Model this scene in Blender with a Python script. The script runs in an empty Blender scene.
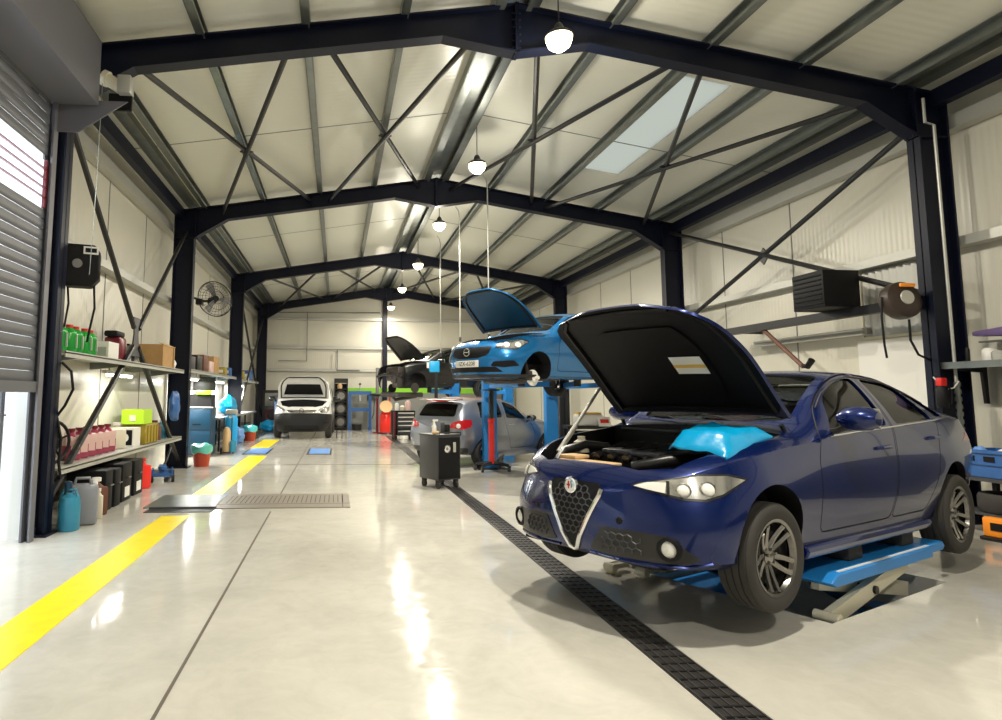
import bpy, bmesh, math, random
from math import sin, cos, pi, radians, sqrt, atan2
from mathutils import Vector, Matrix
from mathutils.bvhtree import BVHTree

SC = bpy.context.scene
C = SC.collection
random.seed(7)

# ---------------------------------------------------------------- camera
def make_camera():
    f, cx, cy = 635.64, 392.2, 329.1
    pitch, yaw, roll = 0.1038, 0.0860, 0.0045
    fw = Vector((sin(yaw)*cos(pitch), cos(yaw)*cos(pitch), sin(pitch)))
    rt = Vector((cos(yaw), -sin(yaw), 0)); up = rt.cross(fw)
    r2 = rt*cos(roll) + up*sin(roll); u2 = up*cos(roll) - rt*sin(roll)
    cd = bpy.data.cameras.new('camera'); co = bpy.data.objects.new('camera', cd); C.objects.link(co)
    cd.sensor_fit = 'HORIZONTAL'; cd.sensor_width = 36.0; cd.lens = f*36/1002
    cd.shift_x = (501-cx)/1002; cd.shift_y = (cy-360)/1002
    cd.clip_start = 0.05; cd.clip_end = 200
    m = Matrix((r2, u2, -fw)).transposed().to_4x4(); m.translation = (0, 0, 1.5)
    co.matrix_world = m
    SC.camera = co
make_camera()

# ---------------------------------------------------------------- daylight and exposure
w = bpy.data.worlds.new('sky'); SC.world = w; w.use_nodes = True
bg = w.node_tree.nodes['Background']; bg.inputs[0].default_value = (0.80, 0.90, 1.0, 1); bg.inputs[1].default_value = 7.0
SC.view_settings.view_transform = 'Standard'; SC.view_settings.look = 'None'
SC.view_settings.gamma = 1.0; SC.view_settings.use_curve_mapping = False
SC.view_settings.exposure = 0.0
SC.cycles.max_bounces = 7; SC.cycles.diffuse_bounces = 4; SC.cycles.glossy_bounces = 4
SC.cycles.transmission_bounces = 6; SC.cycles.transparent_max_bounces = 8
SC.cycles.caustics_reflective = False; SC.cycles.caustics_refractive = False
SC.cycles.sample_clamp_indirect = 6.0

PENDANT_POWER = 235.0
PENDANT_COLOR = (1.0, 0.93, 0.79)

# ---------------------------------------------------------------- mesh helpers
class B:
    """collects shapes in one bmesh, with a material slot per shape"""
    def __init__(s): s.bm = bmesh.new(); s.mats = []; s.cur = 0
    def m(s, mat):
        if mat not in s.mats: s.mats.append(mat)
        s.cur = s.mats.index(mat); return s
    def _f(s, vs, smooth=False):
        try:
            f = s.bm.faces.new(vs); f.material_index = s.cur; f.smooth = smooth; return f
        except ValueError: return None
    def box(s, c, d, rz=0.0, bev=0.0, rot=None, taper=1.0):
        R = rot if rot is not None else Matrix.Rotation(rz, 3, 'Z')
        c = Vector(c); hx, hy, hz = d[0]/2, d[1]/2, d[2]/2
        b2 = bmesh.new(); r = bmesh.ops.create_cube(b2, size=1)
        for v in b2.verts:
            t = taper if v.co.z > 0 else 1.0
            v.co = Vector((v.co.x*d[0]*t, v.co.y*d[1]*t, v.co.z*d[2]))
        if bev > 0:
            bmesh.ops.bevel(b2, geom=b2.edges[:], offset=bev, segments=2, affect='EDGES', profile=0.5)
        s.merge(b2, Matrix.Translation(c) @ R.to_4x4(), smooth=bev > 0)
        b2.free(); return s
    def merge(s, b2, M=Matrix(), smooth=False):
        vm = {}
        for v in b2.verts: vm[v] = s.bm.verts.new(M @ v.co)
        flip = M.to_3x3().determinant() < 0
        for f in b2.faces:
            vs = [vm[v] for v in f.verts]
            if flip: vs.reverse()
            s._f(vs, smooth or f.smooth)
        return s
    def tube(s, pts, r, n=8, cap=True):
        pts = [Vector(p) for p in pts]
        rs = r if isinstance(r, (list, tuple)) else [r]*len(pts)
        rings = []; prev = None
        for i, p in enumerate(pts):
            t = (pts[min(i+1, len(pts)-1)] - pts[max(i-1, 0)])
            if t.length < 1e-9: t = Vector((0, 0, 1))
            t.normalize()
            if prev is None:
                a = Vector((0, 0, 1)) if abs(t.z) < 0.9 else Vector((1, 0, 0))
                u = t.cross(a).normalized()
            else:
                u = (prev - t*prev.dot(t))
                u = u.normalized() if u.length > 1e-6 else t.orthogonal().normalized()
            prev = u; v = t.cross(u)
            rings.append([s.bm.verts.new(p + (u*cos(2*pi*k/n) + v*sin(2*pi*k/n))*rs[i]) for k in range(n)])
        for a, b in zip(rings, rings[1:]):
            for k in range(n): s._f((a[k], a[(k+1) % n], b[(k+1) % n], b[k]), n > 5)
        if cap:
            s._f(rings[0][::-1]); s._f(rings[-1])
        return s
    def cyl(s, a, b, r, n=16, r2=None): return s.tube([a, b], [r, r if r2 is None else r2], n)
    def lathe(s, prof, c=(0, 0, 0), axis='z', n=20, rot=None):
        c = Vector(c)
        if rot is None:
            rot = {'z': Matrix.Identity(3), 'y': Matrix.Rotation(-pi/2, 3, 'X'), 'x': Matrix.Rotation(pi/2, 3, 'Y')}[axis]
        rings = []
        for r, h in prof:
            if r < 1e-5: rings.append([s.bm.verts.new(c + rot @ Vector((0, 0, h)))])
            else: rings.append([s.bm.verts.new(c + rot @ Vector((r*cos(2*pi*k/n), r*sin(2*pi*k/n), h))) for k in range(n)])
        for a, b in zip(rings, rings[1:]):
            for k in range(n):
                k2 = (k+1) % n
                if len(a) == 1 and len(b) == 1: continue
                if len(a) == 1: s._f((a[0], b[k2], b[k]), True)
                elif len(b) == 1: s._f((a[k], a[k2], b[0]), True)
                else: s._f((a[k], a[k2], b[k2], b[k]), True)
        return s
    def prism(s, poly, a, b, axis='y'):
        """polygon in the plane normal to axis, from a to b along it; axis y: (x,z), x: (y,z), z: (x,y)"""
        def P(q, t): return {'y': (q[0], t, q[1]), 'x': (t, q[0], q[1]), 'z': (q[0], q[1], t)}[axis]
        A = [s.bm.verts.new(P(q, a)) for q in poly]; Bv = [s.bm.verts.new(P(q, b)) for q in poly]
        n = len(poly)
        s._f(A[::-1]); s._f(Bv)
        for k in range(n): s._f((A[k], A[(k+1) % n], Bv[(k+1) % n], Bv[k]))
        return s
    def grid(s, rows, smooth=True, thick=None, closed=False):
        V = [[s.bm.verts.new(p) for p in r] for r in rows]
        for a, b in zip(V, V[1:]):
            m = len(a)
            for k in range(m if closed else m-1): s._f((a[k], a[(k+1) % m], b[(k+1) % m], b[k]), smooth)
        return s
    def fix(s):
        bmesh.ops.recalc_face_normals(s.bm, faces=s.bm.faces[:]); return s

def obj(name, b, mat=None, parent=None, loc=None, fix=True, bevel=0, angle=40):
    if fix: b.fix()
    me = bpy.data.meshes.new(name); b.bm.to_mesh(me); b.bm.free()
    ms = b.mats if b.mats else [mat]
    for m in ms: me.materials.append(m)
    try: me.set_sharp_from_angle(angle=radians(angle))
    except Exception: pass
    o = bpy.data.objects.new(name, me); C.objects.link(o)
    if parent is not None: o.parent = parent
    if loc is not None: o.location = loc
    if bevel:
        md = o.modifiers.new('bevel', 'BEVEL'); md.width = bevel; md.segments = 2; md.limit_method = 'ANGLE'; md.angle_limit = radians(50)
    return o

def tag(o, label, cat, group=None):
    o['label'] = label; o['category'] = cat
    if group: o['group'] = group
    return o

def thing(name, label, cat, loc=(0, 0, 0), rz=0.0, group=None):
    o = bpy.data.objects.new(name, None); C.objects.link(o)
    o.empty_display_size = 0.1
    o.location = loc; o.rotation_euler = (0, 0, rz)
    return tag(o, label, cat, group)

def struct(name, b, mat=None, **k):
    o = obj(name, b, mat, **k); o['kind'] = 'structure'; return o

def dup(root, loc, rz=None, label=None):
    r = root.copy(); C.objects.link(r); r.location = loc
    if rz is not None: r.rotation_euler = (0, 0, rz)
    if label: r['label'] = label
    for ch in list(root.children):
        c = ch.copy(); C.objects.link(c); c.parent = r; c.matrix_parent_inverse = ch.matrix_parent_inverse
        for g in list(ch.children):
            d = g.copy(); C.objects.link(d); d.parent = c
    return r

# ---------------------------------------------------------------- materials
def pmat(name, col, rough=0.5, metal=0.0, coat=0.0, spec=None, trans=0.0, alpha=1.0, emit=None, estr=0.0, noise=0.0, nscale=8.0, bump=0.0, bscale=60.0, ior=None):
    m = bpy.data.materials.new(name); m.use_nodes = True
    nt = m.node_tree; p = nt.nodes['Principled BSDF']
    c = (col[0], col[1], col[2], 1)
    p.inputs['Base Color'].default_value = c
    p.inputs['Roughness'].default_value = rough; p.inputs['Metallic'].default_value = metal
    if coat: p.inputs['Coat Weight'].default_value = coat; p.inputs['Coat Roughness'].default_value = 0.03
    if spec is not None: p.inputs['Specular IOR Level'].default_value = spec
    if trans: p.inputs['Transmission Weight'].default_value = trans
    if ior: p.inputs['IOR'].default_value = ior
    p.inputs['Alpha'].default_value = alpha
    if emit: p.inputs['Emission Color'].default_value = (*emit, 1); p.inputs['Emission Strength'].default_value = estr
    if noise or bump:
        tc = nt.nodes.new('ShaderNodeTexCoord')
    if noise:
        n = nt.nodes.new('ShaderNodeTexNoise'); n.inputs['Scale'].default_value = nscale; n.inputs['Detail'].default_value = 5
        nt.links.new(tc.outputs['Object'], n.inputs['Vector'])
        r = nt.nodes.new('ShaderNodeValToRGB')
        lo = [max(0, x*(1-noise)) for x in col]; hi = [min(1, x*(1+noise)) for x in col]
        r.color_ramp.elements[0].position = 0.3; r.color_ramp.elements[1].position = 0.7
        r.color_ramp.elements[0].color = (*lo, 1); r.color_ramp.elements[1].color = (*hi, 1)
        nt.links.new(n.outputs['Fac'], r.inputs['Fac']); nt.links.new(r.outputs['Color'], p.inputs['Base Color'])
    if bump:
        n2 = nt.nodes.new('ShaderNodeTexNoise'); n2.inputs['Scale'].default_value = bscale
        nt.links.new(tc.outputs['Object'], n2.inputs['Vector'])
        bp = nt.nodes.new('ShaderNodeBump'); bp.inputs['Strength'].default_value = bump; bp.inputs['Distance'].default_value = 0.01
        nt.links.new(n2.outputs['Fac'], bp.inputs['Height']); nt.links.new(bp.outputs['Normal'], p.inputs['Normal'])
    return m

def wall_mat(name, col, axis, period, rough=0.3):
    """profiled sandwich panel: fine ribs along one axis"""
    m = pmat(name, col, rough); nt = m.node_tree; p = nt.nodes['Principled BSDF']
    tc = nt.nodes.new('ShaderNodeTexCoord')
    wv = nt.nodes.new('ShaderNodeTexWave'); wv.wave_type = 'BANDS'; wv.bands_direction = axis
    wv.inputs['Scale'].default_value = 0.314/period; wv.inputs['Distortion'].default_value = 0
    nt.links.new(tc.outputs['Object'], wv.inputs['Vector'])
    bp = nt.nodes.new('ShaderNodeBump'); bp.inputs['Strength'].default_value = 0.25; bp.inputs['Distance'].default_value = 0.006
    nt.links.new(wv.outputs['Fac'], bp.inputs['Height']); nt.links.new(bp.outputs['Normal'], p.inputs['Normal'])
    return m

def floor_mat():
    m = pmat('polished concrete', (0.6, 0.58, 0.52), 0.22, spec=0.2); nt = m.node_tree; p = nt.nodes['Principled BSDF']
    tc = nt.nodes.new('ShaderNodeTexCoord')
    def noise(scale, detail, dist=0.0, stretch=None):
        n = nt.nodes.new('ShaderNodeTexNoise'); n.inputs['Scale'].default_value = scale; n.inputs['Detail'].default_value = detail
        n.inputs['Distortion'].default_value = dist; n.inputs['Roughness'].default_value = 0.65
        nt.links.new(tc.outputs['Object'], n.inputs['Vector']); return n
    a = noise(0.9, 8, 0.6); b = noise(5.0, 8, 1.2)
    mx = nt.nodes.new('ShaderNodeMath'); mx.operation = 'MULTIPLY_ADD'; mx.inputs[1].default_value = 0.45
    nt.links.new(b.outputs['Fac'], mx.inputs[0]); nt.links.new(a.outputs['Fac'], mx.inputs[2])
    r = nt.nodes.new('ShaderNodeValToRGB'); e = r.color_ramp.elements
    e[0].position = 0.50; e[0].color = (0.47, 0.455, 0.405, 1); e[1].position = 0.95; e[1].color = (0.61, 0.59, 0.53, 1)
    nt.links.new(mx.outputs[0], r.inputs['Fac']); nt.links.new(r.outputs['Color'], p.inputs['Base Color'])
    rr = nt.nodes.new('ShaderNodeMapRange'); rr.inputs['From Min'].default_value = 0.3; rr.inputs['From Max'].default_value = 0.7
    rr.inputs['To Min'].default_value = 0.05; rr.inputs['To Max'].default_value = 0.13
    nt.links.new(b.outputs['Fac'], rr.inputs['Value']); nt.links.new(rr.outputs['Result'], p.inputs['Roughness'])
    n3 = noise(2.2, 3); bp = nt.nodes.new('ShaderNodeBump'); bp.inputs['Strength'].default_value = 0.12; bp.inputs['Distance'].default_value = 0.02
    nt.links.new(n3.outputs['Fac'], bp.inputs['Height']); nt.links.new(bp.outputs['Normal'], p.inputs['Normal'])
    return m

M = {}
def mk(k, *a, **kw): M[k] = pmat(k, *a, **kw)
mk('steel_dark', (0.004, 0.006, 0.018), 0.42, spec=0.25)
mk('steel_black', (0.010, 0.010, 0.011), 0.4)
mk('galv', (0.23, 0.25, 0.24), 0.34, metal=0.75, noise=0.12, nscale=5)
mk('galv_light', (0.50, 0.50, 0.46), 0.4, metal=0.35)
mk('grey_sheet', (0.14, 0.14, 0.16), 0.45)
mk('shutter', (0.13, 0.135, 0.15), 0.45, metal=0.2)
mk('glass_white', (0.9, 0.95, 1.0), 0.1, trans=1.0)
mk('yellow_paint', (0.95, 0.72, 0.0), 0.35, noise=0.06, nscale=6)
mk('grate', (0.06, 0.055, 0.05), 0.45, metal=0.5)
mk('joint', (0.12, 0.10, 0.08), 0.7)
mk('black', (0.005, 0.005, 0.006), 0.55, spec=0.25)
mk('black_gloss', (0.008, 0.008, 0.009), 0.15)
mk('rubber', (0.034, 0.032, 0.030), 0.75, bump=0.15, bscale=120)
mk('dark_grey', (0.05, 0.05, 0.055), 0.45)
mk('mid_grey', (0.2, 0.2, 0.2), 0.5)
mk('white', (0.80, 0.79, 0.75), 0.4)
mk('cream', (0.70, 0.66, 0.52), 0.5)
mk('cardboard', (0.42, 0.25, 0.10), 0.8, noise=0.1)
mk('cardboard_light', (0.62, 0.42, 0.22), 0.8)
mk('green_fluid', (0.02, 0.35, 0.05), 0.2)
mk('red', (0.62, 0.02, 0.015), 0.35)
mk('red_bright', (0.85, 0.03, 0.02), 0.3)
mk('dark_red', (0.16, 0.01, 0.02), 0.3)
mk('pink_fluid', (0.36, 0.05, 0.10), 0.25)
mk('pink_clear', (0.72, 0.50, 0.46), 0.3)
mk('lime', (0.45, 0.75, 0.02), 0.45)
mk('olive', (0.32, 0.24, 0.02), 0.5)
mk('teal', (0.03, 0.22, 0.34), 0.35)
mk('lift_blue', (0.02, 0.22, 0.62), 0.32)
mk('sky_blue', (0.02, 0.40, 0.80), 0.35)
mk('bag_blue', (0.0, 0.30, 0.60), 0.28, bump=0.25, bscale=14)
mk('bag_teal', (0.12, 0.52, 0.46), 0.35, bump=0.2, bscale=20)
mk('bag_cyan', (0.10, 0.62, 0.72), 0.35, bump=0.2, bscale=20)
mk('cabinet_blue', (0.003, 0.035, 0.075), 0.35)
mk('press_blue', (0.03, 0.12, 0.36), 0.4)
mk('bin_red', (0.42, 0.05, 0.02), 0.45)
mk('jerry_grey', (0.24, 0.25, 0.28), 0.35)
mk('chrome', (0.75, 0.75, 0.76), 0.12, metal=1.0)
mk('alu', (0.30, 0.29, 0.28), 0.27, metal=0.95)
mk('iron', (0.10, 0.09, 0.085), 0.5, metal=0.7)
mk('orange', (0.95, 0.30, 0.02), 0.4)
mk('brown', (0.14, 0.05, 0.03), 0.5)
mk('purple', (0.16, 0.11, 0.26), 0.4)
mk('green_band', (0.25, 0.62, 0.03), 0.5)
mk('grey_paint', (0.24, 0.25, 0.24), 0.5)
mk('bulb', (1, 0.95, 0.8), 0.4, emit=(1.0, 0.80, 0.45), estr=9.0)
mk('tube_glow', (1, 1, 0.95), 0.4, emit=(1.0, 0.97, 0.88), estr=14.0)
mk('press_light', (0.16, 0.34, 0.75), 0.4)
mk('disc', (0.03, 0.028, 0.027), 0.5, metal=0.5)
mk('bumper_grey', (0.014, 0.014, 0.015), 0.5, spec=.3)
mk('brown_dark', (0.035, 0.022, 0.016), 0.45)
mk('plate_grey', (0.30, 0.27, 0.23), 0.4, metal=.2)
M['wall'] = wall_mat('cream wall panel', (0.66, 0.64, 0.55), 'Y', 0.09)
M['wall_b'] = wall_mat('cream wall panel across', (0.66, 0.64, 0.55), 'X', 0.09)
M['ceil'] = wall_mat('ceiling panel', (0.78, 0.78, 0.69), 'Y', 0.12)
M['floor'] = floor_mat()
mt = bpy.data.materials.new('translucent rooflight'); mt.use_nodes = True
_nt = mt.node_tree; _nt.nodes.clear(); _o = _nt.nodes.new('ShaderNodeOutputMaterial'); _t = _nt.nodes.new('ShaderNodeBsdfTranslucent'); _t.inputs[0].default_value = (0.30, 0.295, 0.265, 1)
_nt.links.new(_t.outputs[0], _o.inputs[0]); M['rooflight'] = mt

_m = bpy.data.materials.new('frosted vision pane'); _m.use_nodes = True
_n = _m.node_tree; _n.nodes.clear(); _o = _n.nodes.new('ShaderNodeOutputMaterial'); _t = _n.nodes.new('ShaderNodeBsdfTranslucent'); _t.inputs[0].default_value = (0.95, 0.95, 0.95, 1)
_n.links.new(_t.outputs[0], _o.inputs[0]); M['frosted'] = _m
# ================================================================ the building
XL, XR = -3.065, 7.345            # inner faces of the columns
WL, WR, WB, WF = -3.72, 8.0, 28.55, -5.0
ZK, ZT, ZAB, ZAT = 4.82, 5.453, 5.679, 6.294
XM = (XL+XR)/2; SL = (ZAT-ZT)/(XM-XL)
FY = [7.28, 13.64, 20.92, 27.98]
def ztop(x): return ZAT - SL*abs(x-XM)
ceil_z = lambda x: ztop(x) + 0.17

# floor slab with the pit of the flush scissor lift (car frame: origin 2.31,4.66, heading 3.61)
CAR_O, CAR_H = Vector((2.308, 4.659, 0)), 3.610
def carpt(x, y, z=0): return Vector((CAR_O.x + x*cos(CAR_H) - y*sin(CAR_H), CAR_O.y + x*sin(CAR_H) + y*cos(CAR_H), z))
pit = [carpt(-0.66, 0.91), carpt(-2.55, 0.93), carpt(-2.55, -0.93), carpt(-0.66, -0.91)]
b = B(); bm = b.bm
outer = [Vector((WL-0.2, WF, 0)), Vector((WR+0.2, WF, 0)), Vector((WR+0.2, WB+0.2, 0)), Vector((WL-0.2, WB+0.2, 0))]
ov = [bm.verts.new(p) for p in outer]; pv = [bm.verts.new(p) for p in pit]
# ring of quads between the outline and the pit, corners matched by angle
def ring(o4, i4):
    cpt = sum(pit, Vector())/4
    for k in range(4):
        b._f((o4[k], o4[(k+1) % 4], i4[(k+1) % 4], i4[k]))
order = sorted(range(4), key=lambda k: atan2((pit[k]-sum(pit, Vector())/4).y, (pit[k]-sum(pit, Vector())/4).x))
oo = sorted(range(4), key=lambda k: atan2((outer[k]-sum(pit, Vector())/4).y, (outer[k]-sum(pit, Vector())/4).x))
ring([ov[k] for k in oo], [pv[k] for k in order])
lv = [bm.verts.new(p + Vector((0, 0, -0.32))) for p in pit]
for k in range(4):
    k2 = (k+1) % 4
    b._f((pv[k], pv[k2], lv[k2], lv[k]))
b._f(lv)
struct('floor', b, M['floor'])

# walls
def plain_wall(name, c, d, mat): struct(name, B().box(c, d), mat)
plain_wall('wall_right', (WR+0.05, (WF+WB)/2, 2.75), (0.1, WB-WF, 5.6), M['wall'])
# left wall: panel from the first frame on, wide shutter opening before it, lintel panel above
DY0, DY1, DZ = 2.2, 6.95, 4.7
plain_wall('wall_left', (WL-0.05, (DY1+0.25+WB)/2, 2.75), (0.1, WB-DY1-0.25, 5.6), M['wall'])
plain_wall('wall_left_lintel', (WL-0.05, (DY0+DY1)/2+0.1, 5.15), (0.1, DY1-DY0+0.35, 0.9), M['wall'])
plain_wall('wall_left_front', (WL-0.05, (WF+DY0)/2, 2.75), (0.1, DY0-WF, 5.6), M['wall'])
b = B().prism([(WL-.1, 0), (WR+.1, 0), (WR+.1, 5.5), (XM, 6.6), (WL-.1, 5.5)], WB, WB+0.1, 'y')
struct('wall_back', b, M['wall_b'])
b = B().prism([(WL-.1, 0), (WR+.1, 0), (WR+.1, 5.5), (XM, 6.6), (WL-.1, 5.5)], WF-0.1, WF, 'y')
struct('wall_front', b, M['grey_paint'])
struct('wall_panel', B().box((WR-.03, .85, .62), (.05, 9.1, 1.24)), M['dark_grey'])  # unseen dark panel, added so the lower saloon doors reflect something darker
# painted dado on the back wall: grey below, green stripe above
b = B(); b.m(M['grey_paint']).box((4.2, WB-0.012, 0.8), (7.4, 0.02, 1.6)); struct('baseboard_back', b)
b = B(); b.m(M['green_band']).box((4.2, WB-0.016, 1.71), (7.4, 0.028, 0.22)); struct('trim_1', b)

# ceiling: two slopes of panels, with a translucent panel added in the right slope to imitate a bright reflection
def slope_sheet(x0, x1, y0, y1, th=0.05):
    return [(x0, ceil_z(x0)), (x1, ceil_z(x1)), (x1, ceil_z(x1)+th), (x0, ceil_z(x0)+th)]
b = B(); b.prism(slope_sheet(WL-.15, XM, 0, 0), WF-.1, WB+.1, 'y'); struct('ceiling', b, M['ceil'])
rl = [(4.80, 5.55, 8.2, 11.9)]
b = B()
ra, rb_, ry0, ry1 = rl[0]
b.prism(slope_sheet(XM, ra, 0, 0), WF-.1, WB+.1, 'y'); b.prism(slope_sheet(rb_, WR+.15, 0, 0), WF-.1, WB+.1, 'y')
b.prism(slope_sheet(ra, rb_, 0, 0), WF-.1, ry0, 'y'); b.prism(slope_sheet(ra, rb_, 0, 0), ry1, WB+.1, 'y')
struct('ceiling', b, M['ceil'])
b = B().prism(slope_sheet(ra, rb_, 0, 0, 0.01), ry0, ry1, 'y'); struct('window_1', b, M['rooflight'])  # added sheet, passes daylight where the ceiling only shows a reflection
# panel joints across the ceiling
for y in (-1.2, 3.6, 10.55, 17.2, 24.4):
    for sx, x0, x1 in ((-1, WL, XM-0.25), (1, XM+0.25, WR)):
        b = B().prism([(x0, ceil_z(x0)-0.004), (x1, ceil_z(x1)-0.004), (x1, ceil_z(x1)+0.004), (x0, ceil_z(x0)+0.004)], y-0.012, y+0.012, 'y')
        struct('ceiling_trim', b, M['mid_grey'])

# portal frames: I-section columns and rafters with haunches
def i_web(b, poly, y, th=0.016): b.prism(poly, y-th/2, y+th/2, 'y')
def flange(b, pts, y, wd=0.19, th=0.022):
    for (x0, z0), (x1, z1) in zip(pts, pts[1:]):
        d = Vector((x1-x0, z1-z0)); d.normalize(); n = Vector((-d.y, d.x))*th/2
        b.prism([(x0-n.x, z0-n.y), (x1-n.x, z1-n.y), (x1+n.x, z1+n.y), (x0+n.x, z0+n.y)], y-wd/2, y+wd/2, 'y')
CD = 0.42
for fi, y in enumerate(FY):
    for sgn, xi in ((-1, XL), (1, XR)):
        xo = xi + sgn*CD
        b = B()
        i_web(b, [(xi, 0), (xo, 0), (xo, ztop(xo)-0.01), (xi, ztop(xi)-0.01)], y)
        b.box(((xi+0.011*sgn), y, ZK/2), (0.022, 0.19, ZK)); b.box((xo-0.011*sgn, y, ztop(xo)/2), (0.022, 0.19, ztop(xo)))
        b.box(((xi+xo)/2, y, ZK), (CD, 0.18, 0.02)); b.box(((xi+xo)/2, y, 0.012), (CD+0.1, 0.3, 0.024))
        for dz in (0.06, 0.2, 0.34, 0.48, 0.58):
            for dy in (-.055, .055):
                b.cyl((xi+0.0*sgn, y+dy, ZK+dz-0.04), (xi-0.05*sgn, y+dy, ZK+dz-0.04), 0.014, 6)
        for dx in (-0.12, 0.12):
            b.cyl(((xi+xo)/2+dx, y-0.1, 0.02), ((xi+xo)/2+dx, y-0.1, 0.09), 0.014, 8)
        struct('column', b, M['steel_dark'])
        # rafter half
        b = B(); s2 = -sgn
        xh = xi + s2*0.68; xa = XM - s2*0.92
        low = [(xi, ZK+0.01), (xh, ztop(xh)-0.31), (xa, ztop(xa)-0.31), (XM, ZAB)]
        topl = [(XM, ZAT), (xi, ZT)]
        i_web(b, low+topl, y)
        flange(b, low, y); flange(b, [(xi + sgn*CD, ztop(xi+sgn*CD)), (XM, ZAT)], y)
        b.box((xi+s2*0.012, y, (ZK+ZT)/2), (0.024, 0.19, ZT-ZK)); b.box((XM+sgn*0.013, y, (ZAB+ZAT)/2), (0.024, 0.19, ZAT-ZAB+0.04))
        for k in range(6):
            for dy in (-.055, .055):
                b.cyl((XM+sgn*0.02, y+dy, ZAB+0.06+k*0.09), (XM+sgn*0.05, y+dy, ZAB+0.06+k*0.09), 0.014, 6)
        struct('roof_beam', b, M['steel_dark'])

# purlins (cold formed C sections) along the roof
for x in (-2.92, -1.69, -0.47, 0.72, 1.87, 2.41, 3.43, 4.70, 5.92, 7.18):
    b = B(); z = ztop(x)
    ridge = x in (1.87, 2.41)
    wd, h = (0.09, 0.17)
    if ridge: wd = 0.13
    sg = 1 if x < XM else -1
    b.box((x, (WF+WB)/2, z+h/2), (0.012, WB-WF, h)); b.box((x+sg*wd/2, (WF+WB)/2, z+0.006), (wd, WB-WF, 0.012)); b.box((x+sg*wd/2, (WF+WB)/2, z+h-0.006), (wd, WB-WF, 0.012))
    b.box((x+sg*wd, (WF+WB)/2, z+0.025), (0.008, WB-WF, 0.04))
    struct('purlin_beam', b, M['galv'])
b = B(); b.box((XM, (WF+WB)/2, ZAT+0.12), (0.34, WB-WF, 0.03)); struct('ridge_beam', b, M['galv'])
# eave channels along both walls
for sgn, xw, xi in ((-1, WL, XL), (1, WR, XR)):
    b = B(); L = WB-WF; ym = (WF+WB)/2
    b.box((xi+sgn*0.10, ym, ZT+0.08), (0.20, L, 0.02)); b.box((xi, ym, ZT+0.11), (0.02, L, 0.12))
    struct('eave_trim', b, M['galv'])
    b = B(); b.box((xi+sgn*0.24, ym, ZT-0.12), (0.015, L, 0.22)); b.box((xi+sgn*0.30, ym, ZT-0.22), (0.12, L, 0.015)); struct('eave_trim', b, M['steel_dark'])
    b = B(); b.box((xw-sgn*0.09, ym if sgn > 0 else (7.3+WB)/2, 4.95), (0.16, L if sgn > 0 else WB-7.3, 0.02)); b.box((xw-sgn*0.17, ym if sgn > 0 else (7.3+WB)/2, 5.03), (0.015, L if sgn > 0 else WB-7.3, 0.18)); struct('wall_beam', b, M['galv_light'])
    # wall girts
    b = B(); z = 3.42
    y0 = WF if sgn > 0 else 7.3
    b.box((xw-sgn*0.10, (y0+WB)/2, z), (0.18, WB-y0, 0.02)); b.box((xw-sgn*0.19, (y0+WB)/2, z+0.05), (0.015, WB-y0, 0.12)); struct('wall_beam', b, M['galv_light'])
    # panel joints
    for y in [10.4, 12.4, 16.6, 18.6, 24.5] + ([5.0] if sgn > 0 else []):
        struct('wall_trim', B().box((xw-sgn*0.004, y, 2.6), (0.008, 0.022, 5.2)), M['mid_grey'])
# back wall girts and gable post
for z in (2.55, 3.55, 4.84):
    b = B(); b.box(((WL+WR)/2, WB-0.06, z), (WR-WL, 0.12, 0.015)); b.box(((WL+WR)/2, WB-0.12, z+0.05), (WR-WL, 0.015, 0.12)); struct('wall_beam', b, M['galv_light'])
b = B(); b.box((2.12, WB-0.22, 3.1), (0.16, 0.014, 6.2)); b.box((2.12, WB-0.30, 3.1), (0.2, 0.02, 6.2)); b.box((2.12, WB-0.14, 3.1), (0.2, 0.02, 6.2)); struct('column', b, M['steel_dark'])
b = B(); b.tube([(-2.9+.0, WB-.16, 5.15), (1.9, WB-.16, 5.2)], 0.025, 6); struct('wall_trim', b, M['galv'])
b = B(); b.tube([(-1.35, WB-.16, 5.15), (-1.35, WB-.16, 3.0), (-2.6, WB-.16, 3.0)], 0.022, 6); struct('wall_trim', b, M['mid_grey'])
b = B(); b.tube([(0.0, WB-.16, 3.5), (0.0, WB-.16, 2.6), (1.0, WB-.16, 2.6)], 0.03, 6); struct('wall_trim', b, M['mid_grey'])

# bracing
def brace(a, c, r=0.040):
    struct('brace_beam', B().tube([a, c], r, 8), M['steel_black'])
def gusset(c, s, n='x'):
    b = B(); d = {'x': (0.02, s, s), 'z': (s, s, 0.02)}[n]
    b.box(c, d, rot=Matrix.Rotation(pi/4, 3, 'X') if n == 'x' else Matrix.Rotation(pi/4, 3, 'Z')); struct('brace_beam', b, M['steel_black'])
for y0, y1 in ((FY[0], FY[1]), (FY[2], FY[3])):
    nodes = [-2.5, -0.42, 1.95, 2.33, 4.45, 6.85]
    for xa, xb in ((-2.5, -0.62), (-0.22, 1.75), (2.45, 4.3), (4.62, 6.9)):
        za, zb = ztop(xa)-0.13, ztop(xb)-0.13
        e = 0.05
        brace((xa, y0+e, za), (xb, y1-e, zb)); brace((xb, y0+e, zb-0.05), (xa, y1-e, za-0.05))
        gusset(((xa+xb)/2, (y0+y1)/2, (za+zb)/2-0.02), 0.16, 'z')
yc = (FY[0]+FY[1])/2
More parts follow.
